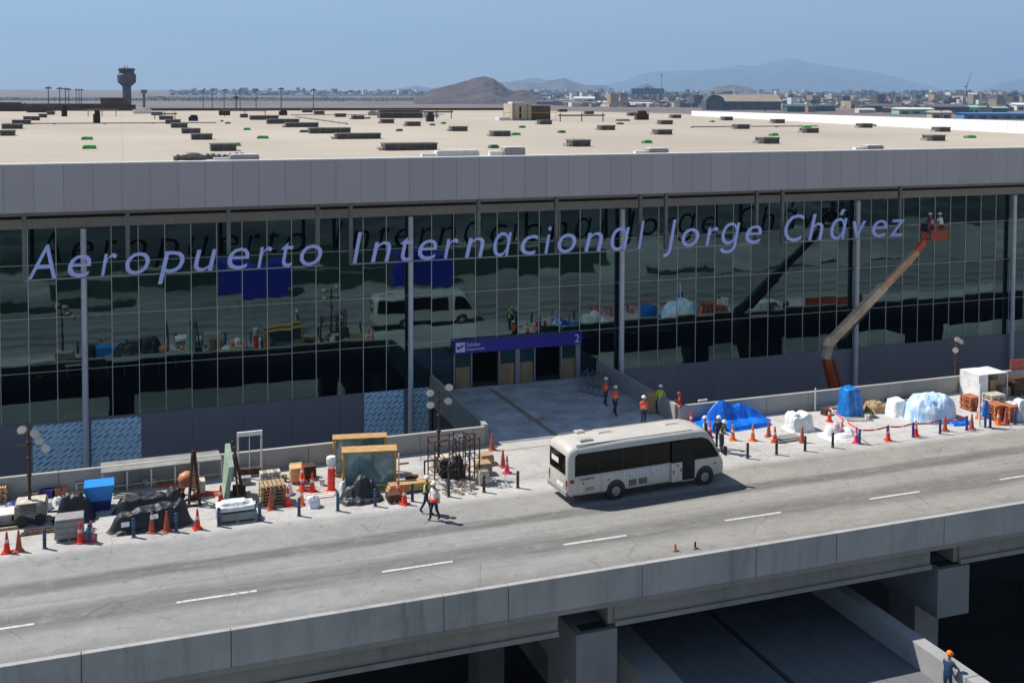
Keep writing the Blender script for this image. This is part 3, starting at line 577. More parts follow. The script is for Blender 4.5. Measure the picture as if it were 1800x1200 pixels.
for lo_, hi_, rn in ((243.5, 999, 'front band'), (232, 243.5, 'second band'), (220, 232, 'third band'), (0, 220, 'rear band')):
  for i, (xa, xb, yb) in enumerate(sorted(g_ for g_ in greens if lo_ <= g_[2] < hi_)):
    c = G(xa, yb, RZ); d = G(xb, yb, RZ); L = d.x-c.x; gm = 'greend' if (xa > 500 and xa < 1100 and xa not in (901,)) else 'green'
    mb = MB(); mb.box(0, L, 0, .7, 0, .18, gm); mb.box(.05, L-.05, .08, .62, .18, .25, gm)
    mb.box(-.02, .03, -.02, .72, 0, .12, 'hood')
    single('green_wrapped_vent', mb, '%s green wrapped vent in the %s of the roof, %s from the left' % ('bright' if gm == 'green' else 'dull', rn, ORD[i+1]), 'roof vent', (c.x, c.y, RZ), group='green wrapped vents on the terminal roof', bevel=.04)
# sheet-metal roof kerbs by the front edge
for xa, xb, yb, h, lab, m in ((768, 850, 277, .38, 'white capped low roof kerb box at the front edge above the middle of the sign', 'whitecloth'), (889, 930, 276, .55, 'grey sheet roof box at the front edge, right of the white kerb box', 'gengrey'), (405, 458, 284, .35, 'pale grey roof box at the front edge beside the rolled membrane', 'gengrey'), (1147, 1187, 272, .35, 'pale roof box with white end at the front edge, right of centre', 'gengrey'), (1525, 1560, 263, .26, 'low pale roof box at the front edge near the right', 'gengrey')):
    c = G(xa, yb, RZ); d = G(xb, yb, RZ); L = d.x-c.x; t = thing('roof_box', lab, 'roof box', (c.x, max(c.y, 64.9), RZ), 0, 'sheet metal boxes along the roof edge')
    mb = MB(); mb.box(0, L, 0, .8, 0, h, m); mb.box(.1, L-.1, .05, .75, h, h+.05, 'whitecloth'); part('casing', mb, t, bevel=.02)
    mb = MB(); mb.box(-.9, -.02, .2, .6, 0, h*.6, 'white'); part('duct', mb, t)
c = G(306, 284, RZ); mb = MB()
for k in range(12):
    a = k/12*4.0; b = (k+1)/12*4.0; z0 = .16+.05*sin(k*1.3)+k*.006; z1 = .16+.05*sin((k+1)*1.3)+(k+1)*.006
    mb.cyl((a, .3+.06*sin(k), z0), (b, .3+.06*sin(k+1), z1), .18, .18, 'hoodtop', 8)
mb.ell((1.0, .3, .3), .6, .3, .2, 'hoodtop'); single('membrane_roll', mb, 'long crumpled brown membrane roll lying at the roof front edge', 'roll', (c.x, 66.0, RZ), smooth=True)
for i, (xa, ya, xb, yb) in enumerate(((-14, 150, 12, 150.5), (28, 142, 28.4, 190), (66, 118, 84, 117.5), (30, 205, 60, 206))):
    mb = MB(); mb.bar((xa, ya, RZ+.12), (xb, yb, RZ+.12), .16, .12, 'hoodtop'); L_ = max(abs(xb-xa), abs(yb-ya)); 
    for q in range(int(L_/6)): t_ = q*6/L_; mb.box(xa+(xb-xa)*t_-.15, xa+(xb-xa)*t_+.15, ya+(yb-ya)*t_-.15, ya+(yb-ya)*t_+.15, RZ, RZ+.07, 'hood')
    single('roof_conduit', mb, 'thin conduit run lying across the roof membrane, %s' % ['nearest on the left', 'running front to back near the middle', 'at the right', 'farthest and longest'][i], 'conduit', group='conduit runs on the roof')
# plant room with scaffold
t = thing('roof_plant_room', 'rooftop plant room, half pale stucco and half dark brown cladding, with yellow rails', 'plant room', (56.9, 158, RZ))
mb = MB(); mb.box(0, 3.2, 0, 4, 0, 2.6, 'stucco'); mb.box(1.2, 1.5, -.02, 0, .3, 2.2, 'dark'); mb.box(.3, .36, -.03, 0, 0, 2.6, 'brown'); mb.box(2.5, 2.56, -.03, 0, 0, 2.6, 'brown'); part('stucco_block', mb, t)
mb = MB(); mb.box(3.22, 6.4, 0, 4, 0, 2.3, 'brown'); part('brown_block', mb, t)
mb = MB(); mb.bar((-1.5, -.1, 1.2), (7.4, -.1, 1.25), .05, .06, 'yellow')
for x in (-1.4, -.4, 7.3): mb.bar((x, -.1, 0), (x, -.1, 1.9), .05, .05, 'yellow')
part('yellow_rail', mb, t); mb = MB(); mb.box(-1.9, -.2, .5, 2.5, 0, .5, 'whitecloth'); mb.box(.2, 2.2, .5, 2.5, 2.6, 2.9, 'whitecloth'); part('rooftop_unit', mb, t)
t = thing('roof_plant_room', 'dark brown rooftop plant room in front of the control tower', 'plant room', (-4.6, 280, RZ))
mb = MB(); mb.box(0, 6, 0, 5, 0, 3.0, 'brown'); part('block', mb, t); mb = MB(); mb.box(6.02, 8, .5, 4, 0, 1.3, 'brown'); part('annex', mb, t)
mb = MB(); mb.box(0, 7.2, 0, 2.2, 0, 1.4, 'hood'); c = G(668, 208, RZ); mb.box(0, 7.2, -.02, 0, .9, 1.0, 'head'); single('air_handling_unit', mb, 'long blue-grey air handling unit far back on the roof, left of centre', 'air handler', c, bevel=.03)
# small roof clutter: racks and equipment
def rack(px, py, w, h, lab):
    c = G(px, py, RZ); t = thing('pipe_rack', lab, 'rack', c, 0, 'pipe racks and frames far back on the roof'); mb = MB()
    for x in (0, w*.5, w): mb.box(x-.06, x+.06, 0, .12, 0, h, 'rust')
    part('post', mb, t); mb = MB(); mb.box(-.3, w+.3, -.1, .3, h*.62, h*.8, 'hoodtop'); part('beam', mb, t)
rack(155, 205, 4.5, 1.6, 'brown pipe rack on the far left roof, left of the dark plant room'); rack(395, 205, 7, 1.5, 'brown pipe rack far back on the roof below the light masts'); rack(742, 209, 5, 1.6, 'brown pipe rack right of the long grey air handling unit'); rack(985, 214, 7, 1.3, 'thin pipe frame right of the stucco plant room'); rack(272, 210, 3, 1.2, 'thin pipe frame right of the dark plant room')
for i, (px, py, w, h, m, lab) in enumerate(((170, 216, .9, 1.7, 'black', 'black upright fan box on the left roof'), (113, 205, .9, 1.9, 'black', 'narrow black post box on the far left roof'), (1130, 211, 2.2, 1.5, 'rust', 'dark brown heap of equipment right of the roof centre'), (757, 214, 1.1, 1.4, 'rust', 'dark green pump unit beside the pipe rack'), (340, 213, 1.3, .9, 'navy', 'small navy blue compressor on the roof'), (498, 203, 1.5, 1.1, 'rust', 'small rusty brown hoist far back on the roof'), (395, 203, 2.0, 1.2, 'rust', 'rusty hoist at the end of the pipe rack'), (755, 206, 3.5, .9, 'whitecloth', 'white low unit behind the pump'), (250, 200, 3.5, 1.2, 'white', 'white cabinet behind the dark plant room'), (70, 198, 5, 1.6, 'brown', 'dark brown equipment cluster at the far left roof edge'), (20, 196, 8, 2.0, 'brown', 'long dark brown equipment row at the far left roof edge'), (655, 203, 1.8, .9, 'stucco', 'pale small unit left of the air handler'))):
    c = G(px, py, RZ); mb = MB(); mb.box(-w/2, w/2, 0, .9, 0, h*.7, m); mb.box(-w*.3, w*.25, .1, .7, h*.7, h, m); mb.cyl((w*.35, .4, h*.6), (w*.35, .4, h*.95), .12, .12, m, 6)
    single('roof_equipment', mb, lab, 'roof equipment', c, group='assorted equipment on the roof', bevel=.02)

# =====================================================================================
# BEYOND: control tower, masts, hangars, city
# =====================================================================================
def at_dist(px, D, z=ZG):
    d = fw+r2*((px-CX)/F)-u2*((168-CY)/F); h = sqrt(d.x**2+d.y**2); return Vector((d.x/h*D, d.y/h*D, z))
def hzn(px): return 167.95+.0035*(px-906)
def ppm(D): return F/D
D = 1300; p_ = at_dist(223, D)
t = thing('control_tower', 'tall grey airport control tower with wide windowed cab on the left skyline', 'control tower', p_)
k = D/F; zt = lambda y: (hzn(223)-y)*k+CH-ZG
mb = MB(); mb.cyl((0, 0, 0), (0, 0, zt(148)), 5.0, 4.6, 'tower', 20); part('shaft', mb, t)
mb = MB(); mb.lathe([(4.7, zt(153)), (9.9, zt(146)), (10.2, zt(134)), (8.6, zt(132)), (8.4, zt(130.5))], 'tower', 20); part('office_ring', mb, t)
mb = MB(); mb.lathe([(7.8, zt(131)), (8.9, zt(125.5))], 'tower_glass', 16); part('cab_glazing', mb, t)
mb = MB(); mb.lathe([(9.2, zt(125.6)), (9.2, zt(123.5)), (6, zt(122.6))], 'tower', 16); part('cab_roof', mb, t); mb = MB(); mb.cyl((1, 0, zt(123)), (1, 0, zt(118)), .35, .2, 'tower', 6); mb.ell((-2, 0, zt(121.8)), 1.2, 1.2, 1.2, 'tower'); part('antenna', mb, t)
D = 2600; p_ = at_dist(253, D); k = D/F
t = thing('radar_tower', 'short distant radar tower with square head right of the control tower', 'tower', p_); mb = MB(); mb.cyl((0, 0, 0), (0, 0, 33), 3, 3, 'tower', 10); part('shaft', mb, t); mb = MB(); mb.box(-6.5, 6.5, -5, 5, 33, 41, 'tower'); part('head', mb, t)
masts = [(85, 153), (105, 154), (115, 155), (121, 156), (134, 157), (139, 157), (143, 157), (357, 158), (373, 157), (394, 157), (422, 157), (450, 156), (494, 154), (551, 156)]
mproto = None
for i, (px, py) in enumerate(masts):
    H_ = 35.; D = (ZG+H_-CH)*F/max(6, hzn(px)-py)
    if mproto is None:
        mproto = thing('floodlight_mast', '', 'light mast', (0, 0, 0), 0, 'apron floodlight masts on the skyline')
        mb = MB(); mb.cyl((0, 0, 0), (0, 0, 34.4), .38, .2, 'tower', 8); part('mast', mb, mproto)
        mb = MB(); mb.lathe([(.3, 33.8), (1.5, 34.2), (1.5, 34.4), (.3, 35.0)], 'tower', 10)
        part('head_frame', mb, mproto)
        mb = MB()
        for q in range(6): mb.box(1.3*cos(q)-.3, 1.3*cos(q)+.3, 1.3*sin(q)-.25, 1.3*sin(q)+.25, 33.75, 34.15, 'tan')
        part('floodlights', mb, mproto); mm = mproto
    else: mm = copy_tree(mproto)
    mm.location = at_dist(px, D); mm['label'] = 'tall apron floodlight mast on the %s skyline, %s' % ('left' if px < 200 else 'centre-left', (ORD[i+1]+' of seven left of the control tower') if px < 200 else (ORD[i-6]+' of seven right of the control tower'))
def thin(px, ytop, D, r_, lab, cat, m='brown'):
    k = D/F; mb = MB(); mb.cyl((0, 0, 0), (0, 0, (hzn(px)-ytop)*k+CH-ZG), r_, r_*.5, m, 6); z = (hzn(px)-ytop)*k+CH-ZG
    mb.box(-r_*2.2, r_*2.2, -r_, r_, z*.92, z*.95, m); single(cat.replace(' ', '_'), mb, lab, cat, at_dist(px, D))
thin(415, 164, 520, .5, 'thick dark pole beyond the roof, below the masts', 'pole'); thin(1163, 130, 4300, 1.5, 'thin radio mast beside the blue glass block', 'radio mast', 'tower')
thin(1115, 196, 420, .12, 'thin lamp pole beyond the roof right of centre', 'pole'); thin(1655, 190, 900, .3, 'thin pole in front of the town', 'pole'); thin(1140, 193, 430, .13, 'thin lamp pole near the dark roof heap', 'pole'); 
# tower crane on the right
D = 4000; k = D/F; p_ = at_dist(1699, D); t = thing('tower_crane', 'luffing tower crane rising over the town at the far right', 'crane', p_); zt = lambda y: (hzn(1699)-y)*k+CH-ZG
mb = MB(); mb.cyl((0, 0, 0), (0, 0, zt(153)), 1.6, 1.4, 'tower', 4); part('mast', mb, t); mb = MB(); mb.cyl((-2, 0, zt(154)), (20, 0, zt(131)), 1.5, .9, 'tower', 4); part('jib', mb, t); mb = MB(); mb.box(-10, 0, -2, 2, zt(155), zt(153), 'tower'); part('counterweight', mb, t)
# big blue office block
D = 4600; k = D/F; p_ = at_dist(1138, D); t = thing('glass_office_block', 'wide dark blue office block on stilts in the haze right of the hill', 'building', p_, -YAW)
w = 28*k; z1 = (168.8-156)*k+CH-ZG; z0 = (168.8-166)*k+CH-ZG
mb = MB(); mb.box(-w, w, -20, 20, z0, z1, 'dkglass')
for i in range(12): mb.box(-w+i*2*w/12-.3, -w+i*2*w/12+.3, -20.4, -20, z0, z1, 'tower')
part('office_floors', mb, t); mb = MB()
for i in range(8): x = -w+8+(2*w-16)*i/7; mb.box(x-2.5, x+2.5, -18, 18, 0, z0, 'dkglass')
part('stilts', mb, t); mb = MB(); mb.box(-w*.2, w*.1, -8, 8, z1, z1+5, 'dkglass'); part('rooftop_box', mb, t)
# hangars and sheds
def shed(px0, px1, ytop, ybase, dep, wall, roof, lab, cat='shed', gable=.25, name='shed'):
    D = (CH-ZG)*F/(ybase-hzn(px0)); k = D/F; p_ = at_dist((px0+px1)/2, D); w = (px1-px0)/2*k; h = (ybase-ytop)*k
    t = thing(name, lab, cat, p_, -YAW*1.0)
    mb = MB(); mb.box(-w, w, 0, dep, -1, h*(1-gable), wall); nd = max(2, int(w/8))
    for i in range(nd): x = -w+(2*w)*(i+.5)/nd; mb.box(x-w/nd*.55, x+w/nd*.55, -.35, 0, .3, h*(1-gable)*.55, 'hangarwall' if wall != 'hangarwall' else 'dkglass')
    part('wall', mb, t)
    mb = MB(); hh = h*(1-gable); mb.add([(-w-2, -2, hh), (w+2, -2, hh), (w+2, dep/2, h), (-w-2, dep/2, h), (w+2, dep+2, hh), (-w-2, dep+2, hh)], [(0, 1, 2, 3), (3, 2, 4, 5), (0, 3, 5), (1, 4, 2)], roof); part('roof', mb, t); return t
shed(1268, 1372, 166, 193, 90, 'hangarwall', 'hangarroof', 'large dark hangar with a broad tan roof behind the terminal', 'hangar', .45, 'hangar')
# arched dark hangar beside it
D = 2450; k = D/F; p_ = at_dist(1258, D); t = thing('arched_hangar', 'dark arched hangar at the left end of the tan roofed hangar', 'hangar', p_, -YAW); mb = MB()
w = 16*k; pr = [(-w, -1)]+[(w*cos(pi-a*pi/10), 18+16*sin(a*pi/10)) for a in range(11)]+[(w, -1)]; mb.prism_y(pr, 0, 60, 'hangarwall'); part('shell', mb, t); mb = MB(); mb.box(-w*.7, w*.7, -.5, 0, 0, 16, 'tower'); part('door', mb, t)
shed(1385, 1432, 183, 196, 40, 'dgreen', 'dgreen', 'dark green long shed right of the tan roofed hangar'); shed(1428, 1468, 183, 195, 40, 'dgreen', 'hangarwall', 'bottle green shed with dark roof, second right of the hangar')
shed(1536, 1585, 182, 196, 50, 'dkglass', 'tower', 'navy blue warehouse left of the mint warehouse'); shed(1583, 1640, 188, 199, 40, 'mint', 'whitecloth', 'long mint green warehouse in the right of the town'); shed(1645, 1702, 183, 198, 50, 'hangarwall', 'tower', 'dark warehouse right of the mint warehouse'); shed(1704, 1721, 184, 197, 30, 'mint', 'mint', 'small bright mint block at the right of the town'); shed(1725, 1770, 186, 195, 30, 'dgreen', 'mint', 'pale green roofed sheds near the right edge'); shed(1700, 1800, 196, 206, 30, 'skyblue', 'skyblue', 'long blue sheet hoarding at the right edge behind the roof', gable=.1); shed(1640, 1672, 193, 206, 20, 'stucco', 'stucco', 'pale block wall house in front of the mint warehouse'); shed(1010, 1045, 170, 183, 50, 'whitecloth', 'whitecloth', 'white pitched roof shed right of the brown hill'); shed(1052, 1078, 178, 186, 30, 'white', 'whitecloth', 'pair of small white gabled sheds beyond the roof'); shed(1178, 1240, 172, 180, 40, 'stucco', 'whitecloth', 'low wide hall with pale pinkish roof left of the hangar'); shed(1790, 1830, 180, 192, 40, 'whitecloth', 'white', 'white roofed shed at the right edge of the town')
# town houses
def house_mesh(w, d, h, kind):
    mb = MB(); mb.box(-w/2, w/2, -d/2, d/2, -1, h, 'city')
    if kind == 0: mb.box(-w*.45, w*.1, -d*.3, d*.4, h, h+2.2, 'city')
    if kind == 1: mb.add([(-w/2, -d/2, h), (w/2, -d/2, h), (w/2, 0, h+2.5), (-w/2, 0, h+2.5), (w/2, d/2, h), (-w/2, d/2, h)], [(0, 1, 2, 3), (3, 2, 4, 5), (0, 3, 5), (1, 4, 2)], 'city')
    if kind == 2: mb.box(w*.2, w*.35, -d*.2, d*.1, h, h+3.2, 'city')
    nw = max(2, int(w/3.2))
    for fl in range(max(1, int(h/3))):
        for i in range(nw): x = -w/2+w*(i+.5)/nw; mb.box(x-.6, x+.6, -d/2-.06, -d/2-.01, fl*3+1, fl*3+2.4, 'tower_glass')
    return mb.mesh('house')
hm = [house_mesh(*a) for a in ((14, 12, 6, 0), (20, 14, 9, 2), (10, 10, 9, 0), (26, 16, 6, 1), (12, 14, 12, 2), (34, 18, 7, 1))]
hn = ['low flat house', 'three-storey block', 'narrow house', 'gabled hall', 'tall house', 'long warehouse']
ZN = ((955, 1100, 'right of the brown hill'), (1100, 1240, 'around the blue office'), (1240, 1385, 'behind the hangar'), (1385, 1530, 'behind the green sheds'), (1530, 1680, 'behind the mint warehouse'), (1680, 1840, 'near the tower crane'))
def land(D): return ZG+max(0, D-3600)*.0085
hs = []
for i in range(296):
    px = rnd.uniform(955, 1830); lo = 172 if px < 1380 else 171; yb = lo+(rnd.random()**1.2)*((199 if px > 1380 else 188)-lo)
    if 1240 < px < 1385 and yb > 180: yb = 172+rnd.random()*7
    hs.append((px, yb, rnd.randrange(6)))
cells = {}
for px, yb, j in sorted(hs):
    # walk out until the rising land meets the sight line
    dd = fw+r2*((px-CX)/F)-u2*((yb-CY)/F); sl_ = dd.z/sqrt(dd.x**2+dd.y**2); D = 1800.
    while CH+sl_*D > land(D) and D < 6500: D += 25
    p_ = at_dist(px, D, land(D)); band = 'front' if D < 2700 else ('middle' if D < 4000 else 'rear')
    zn = [z_[2] for z_ in ZN if z_[0] <= px <= z_[1]][0]; key = (zn, j, band); cells[key] = cells.get(key, 0)+1
    o = bpy.data.objects.new('town_house', hm[j]); COL.objects.link(o); o.location = p_; s_ = rnd.uniform(.9, 1.7)*(1 if D < 3000 else 1.25); o.scale = (s_, s_, s_*rnd.uniform(.7, 1.0)); o.rotation_euler = (0, 0, -YAW+rnd.uniform(-.35, .35))
    tag(o, '%s %s, %s %s town rows' % (hn[j], zn, ORD[cells[key]], band), 'house', 'houses of the town')
mb = MB(); na = 60
vs = []; 
for k_ in range(na+1):
    px = -1500+(3300+1500)*k_/na
    for D in (3600, 12000): vs.append(tuple(at_dist(px, D, land(D)-(.6 if D == 3600 else 0))))
mb.add(vs, [(2*k_, 2*k_+2, 2*k_+3, 2*k_+1) for k_ in range(na)], 'ground'); struct('rising_plain', mb)
mb = MB()
for i in range(5200):
    px = rnd.uniform(940, 1850) if rnd.random() < .86 else rnd.uniform(300, 950); D = rnd.uniform(3000 if px > 1000 else 6500, 11500); c = at_dist(px, D, land(D)); w = rnd.uniform(8, 26)*(1+D/12000); h = rnd.uniform(4, 13) if rnd.random() < .95 else rnd.uniform(18, 40)
    q = rnd.choice(['stucco', 'brown', 'tower', 'hangarroof', 'whitecloth', 'tan', 'brown', 'hangarwall', 'leaf', 'brown'])
    mb.box(c.x-w/2, c.x+w/2, c.y-w/2, c.y+w/2, c.z-1, c.z+h, q)
o = part('far_town', mb); tag(o, 'hazy mass of low distant city buildings under the mountains', 'city', kind='stuff')
# trees of the town
def tree(px, yb, s_, lab):
    D = (CH-ZG)*F/(yb-hzn(px)); p_ = at_dist(px, D); t = thing('tree', lab, 'tree', p_, 0, 'dark trees among the town houses')
    mb = MB(); mb.cyl((0, 0, 0), (0, 0, 5*s_), .5*s_, .3*s_, 'trunk', 6); part('trunk', mb, t); mb = MB(); rg = random.Random(int(px))
    for q in range(260):
        a = rg.uniform(0, 2*pi); r_ = rg.random()**.5*5*s_; z = rg.uniform(3.5, 10)*s_; r_ *= 1-abs(z/s_-6)/6; c = Vector((r_*cos(a), r_*sin(a), z)); e = rg.uniform(.5, 1.1)*s_
        d1 = Vector((rg.uniform(-1, 1), rg.uniform(-1, 1), rg.uniform(-1, 1))).normalized()*e; d2 = d1.orthogonal().normalized()*e*.8
        mb.add([c-d1-d2, c+d1-d2*.4, c+d1+d2, c-d1*.5+d2], [(0, 1, 2, 3)], 'leaf')
    part('crown', mb, t)
for i, (px, yb) in enumerate(((1048, 181), (1215, 181), (1245, 182), (1410, 180), (1478, 186), (1515, 183), (1690, 184), (1780, 186), (1755, 180), (1345, 197), (1500, 192), (1110, 184), (1625, 183))):
    tree(px, yb, 1.6 if yb < 184 else 1.2, 'dark rounded tree between the town roofs, %s from the left' % (ORD[sorted([1048, 1215, 1245, 1410, 1478, 1515, 1690, 1780, 1755, 1345, 1500, 1110, 1625]).index(px)+1]))
mb = MB(); rg = random.Random(5)
for q in range(9000):
    px = rg.uniform(-60, 1000); D = rg.uniform(4300, 4800); c = at_dist(px, D, land(D)+rg.random()**1.6*(11 if px > 250 else 6)*(1+.6*noise.noise(Vector((px*.02, 0, 0))))); e = rg.uniform(2, 4.5)
    d1 = Vector((rg.uniform(-1, 1), rg.uniform(-1, 1), rg.uniform(-.6, .6))).normalized()*e; d2 = d1.orthogonal().normalized()*e*.7
    mb.add([c-d1-d2, c+d1-d2*.4, c+d1+d2, c-d1*.5+d2], [(0, 1, 2, 3)], 'leaf')
tag(part('far_tree_line', mb), 'dark strip of far scrub and trees along the airfield edge', 'trees', kind='stuff')
# site behind the camera, seen mirrored in the glass
CA = (14.0, -38, 10.2); CB = (41.6, -38, 9.3)
def cont(x, y, w, d, h, m, lab, name='site_container'):
    t = thing(name, lab, 'container', (x, y, ZG)); mb = MB(); mb.box(0, w, 0, d, .1, h, m); part('body', mb, t, bevel=.05); mb = MB()
    n_ = int(w/.5)
    for i in range(n_): mb.box(i*.5+.1, i*.5+.3, d, d+.05, .3, h-.2, m)
    part('ribs', mb, t); mb = MB(); mb.box(-.03, 0, .4, d-.4, .2, h-.2, 'hangarwall'); part('door', mb, t)
cont(CA[0], CA[1], CA[2], 5, 5.2, 'containerblue', 'blue site container stack mirrored in the left of the glass front'); cont(CB[0], CB[1], CB[2], 5, 5.4, 'containerblue', 'blue site container mirrored near the middle of the glass front'); cont(-30, -20, 14, 5, 3, 'skipblue', 'light blue site cabin mirrored at the far left of the glass')
for i, (x, y, l, h) in enumerate(((-60, -28, 62, 2.2), (-10, -46, 90, 2.4), (80, -20, 60, 3.2), (-60, -75, 150, 3), (40, 6, 50, 1.6))):
    mb = MB(); mb.box(0, l, 0, .2, 0, h, 'greenfence'); k = 0
    while k < l: mb.box(k-.08, k+.08, -.12, .32, 0, h+.25, 'hangarwall'); k += 3
    single('site_fence', mb, 'dark green mesh site fence mirrored in the terminal glass, %s run' % ['left', 'centre', 'right', 'farthest', 'nearest'][i], 'fence', (x, y, ZG), .05*i)

# =====================================================================================
# BUS
# =====================================================================================
def lerp(a, b, t): return a+(b-a)*t
bus = thing('minibus', 'cream white minibus with long dark window band and open side door on the apron', 'bus', (19.55, 46.35, 0), radians(3.2))
BL, BW = 8.75, 2.3
st = [(0.00, .62, 2.35, .16), (.05, .50, 2.52, .09), (.16, .44, 2.66, .03), (.45, .42, 2.74, 0), (3, .38, 2.80, 0), (6.6, .38, 2.80, 0), (7.3, .38, 2.78, 0), (7.62, .38, 2.70, .01), (7.85, .38, 2.54, .03), (8.05, .38, 2.30, .04), (8.28, .38, 1.92, .06), (8.48, .39, 1.55, .08), (8.62, .40, 1.30, .10), (8.71, .43, 1.12, .14), (8.75, .50, .98, .20)]
vs = []; ns = 16
for x, z0, z1, ins in st:
    w = BW/2-ins; rt = min(.28, (z1-z0)*.25); rb = .08
    ring = [(-w, z0+rb), (-w, lerp(z0, z1, .35)), (-w+.0, z1-rt-.0), (-w+.05, z1-rt*.45), (-w+.16, z1-rt*.12), (-w+.34, z1+.0), (-w*.4, z1+.05), (0, z1+.065)]
    ring += [(-y, z) for y, z in ring[:-1]][::-1]+[(w-rb, z0), (-w+rb, z0)]
    n_ = len(ring); vs += [(x, y+BW/2, z) for y, z in ring]
fs = [tuple(range(n_))]+[tuple((len(st)-1)*n_+i for i in range(n_))[::-1]]
for k in range(len(st)-1):
    for i in range(n_): a = k*n_+i; b = k*n_+(i+1) % n_; fs.append((a, a+n_, b+n_, b))
mb = MB(); mb.add(vs, fs, 'offwhite')
body = part('body', mb, bus, smooth=True)
me = body.data
try: me.set_sharp_from_angle(angle=radians(40))
except Exception: pass
# side glazing follows the front rake
for side, y0, y1 in (('near', -.018, .05), ('far', BW-.05, BW+.018)):
    mb = MB(); mb.prism_y([(.36, 1.38), (.36, 2.30), (.50, 2.44), (6.15, 2.44), (6.15, 1.38)], y0, y1, 'busglass'); w_ = part('side_window', mb, bus)
    mb = MB()
    for x in (1.6, 2.9, 4.2, 5.3): mb.box(x-.012, x+.012, y0-.004 if side == 'near' else y1, y0 if side == 'near' else y1+.004, 1.40, 2.42, 'blk')
    part('divider', mb, w_)
    a0, a1 = (.01, .1) if side == 'near' else (BW-.1, BW-.01)
    mb = MB(); y0_, y1_ = (y0, .06) if side == 'near' else (BW-.06, y1)
    mb.prism_y([(6.95, 1.34), (6.95, 2.42), (7.35, 2.42), (7.72, 2.28), (7.98, 1.98), (8.30, 1.50), (8.34, 1.34)], y0_, y1_, 'busglass'); part('cab_window', mb, bus)
mb = MB(); mb.prism_y([(6.15, .40), (6.15, 2.44), (6.95, 2.44), (6.95, .40)], -.012, .03, 'dark'); part('door_opening', mb, bus)
mb = MB(); mb.box(5.58, 6.18, -.11, -.06, .42, 1.36, 'offwhite'); mb.box(5.58, 6.18, -.11, -.06, 1.36, 2.36, 'busglass'); dr = part('door', mb, bus, bevel=.01)
mb = MB(); mb.box(5.66, 5.70, -.15, -.11, .85, 1.0, 'blk'); mb.box(6.08, 6.12, -.15, -.11, .9, 1.05, 'blk'); part('handle', mb, dr); mb = MB(); mb.box(5.82, 5.98, -.125, -.11, 1.2, 1.25, 'signblue'); part('badge', mb, dr)
mb = MB(); mb.box(6.2, 6.9, -.06, .3, .36, .42, 'pale'); part('step', mb, bus)
# windscreen: slanted sheet
mb = MB(); mb.add([(7.92, .2, 2.56), (7.92, BW-.2, 2.56), (8.56, BW-.22, 1.46), (8.56, .22, 1.46), (7.86, .2, 2.5), (7.86, BW-.2, 2.5), (8.50, BW-.22, 1.40), (8.50, .22, 1.40)], [(0, 3, 2, 1), (4, 5, 6, 7), (0, 1, 5, 4), (1, 2, 6, 5), (2, 3, 7, 6), (3, 0, 4, 7)], 'busglass'); part('windscreen', mb, bus)
mb = MB(); mb.prism([(-.02, .3), (.10, .28), (.10, BW-.28), (-.02, BW-.3)], 1.42, 2.34, 'busglass'); rw = part('rear_window', mb, bus); mb = MB(); mb.box(-.035, -.022, 1.0, 1.75, 1.78, 2.02, 'white'); part('notice', mb, rw)
mb = MB(); mb.box(-.06, .12, .12, BW-.12, .42, .66, 'gengrey'); part('rear_bumper', mb, bus, bevel=.03)
mb = MB(); mb.box(-.025, .04, .5, 1.2, .74, .9, 'white'); part('rear_plate', mb, bus)
for y in (.14, BW-.30):
    mb = MB(); mb.box(-.02, .08, y, y+.14, .92, 1.20, 'vred'); mb.box(-.025, .08, y+.03, y+.11, .72, .92, 'faded'); part('tail_light', mb, bus, bevel=.02)
mb = MB(); mb.box(.1, .32, -.015, .02, 1.08, 1.22, 'vred'); part('side_tail_lens', mb, bus)
for y in (.32, BW-.62):
    mb = MB(); mb.box(8.66, 8.76, y, y+.3, .74, .95, 'lamplens'); part('headlight', mb, bus, bevel=.02)
mb = MB(); mb.box(8.60, 8.80, .4, BW-.4, .42, .60, 'gengrey'); part('front_bumper', mb, bus, bevel=.04)
for wx in (2.55, 7.55):
    for y, sgn in ((.0, -1), (BW, 1)):
        mb = MB(); mb.cyl((wx, y-sgn*.02, .45), (wx, y+sgn*.016, .45), .52, .50, 'blk', 24); part('wheel_arch', mb, bus)
        mb = MB(); mb.cyl((wx, y-sgn*.30, .40), (wx, y+sgn*.03, .40), .40, .40, 'black', 24); wh = part('wheel', mb, bus, bevel=.03)
        mb = MB(); mb.cyl((wx, y+sgn*.025, .40), (wx, y+sgn*.05, .40), .23, .20, 'pale', 16); mb.cyl((wx, y+sgn*.05, .40), (wx, y+sgn*.09, .40), .08, .06, 'gengrey', 10)
        for q in range(6): mb.cyl((wx+.15*cos(q*pi/3), y+sgn*.045, .40+.15*sin(q*pi/3)), (wx+.15*cos(q*pi/3), y+sgn*.06, .40+.15*sin(q*pi/3)), .035, .03, 'blk', 6)
        part('rim', mb, wh)
for x, z0, z1, w in ((3.25, .56, .84, .42), (3.8, .56, .84, .46)):
    mb = MB(); mb.box(x, x+w, -.015, .02, z0, z1, 'blk')
    for q in range(5): mb.box(x+.02, x+w-.02, -.025, -.016, z0+.03+q*.05, z0+.05+q*.05, 'gengrey')
    part('vent_grille', mb, bus)
for x, m in ((.75, 'vred'), (2.1, 'vred'), (3.3, 'mixer'), (4.45, 'mixer'), (8.1, 'vred')):
    mb = MB(); mb.box(x, x+.09, -.02, .02, .98, 1.04, m); part('side_marker', mb, bus)
mb = MB(); mb.box(.9, 1.35, -.012, .02, .62, .78, 'tan'); part('sticker', mb, bus)
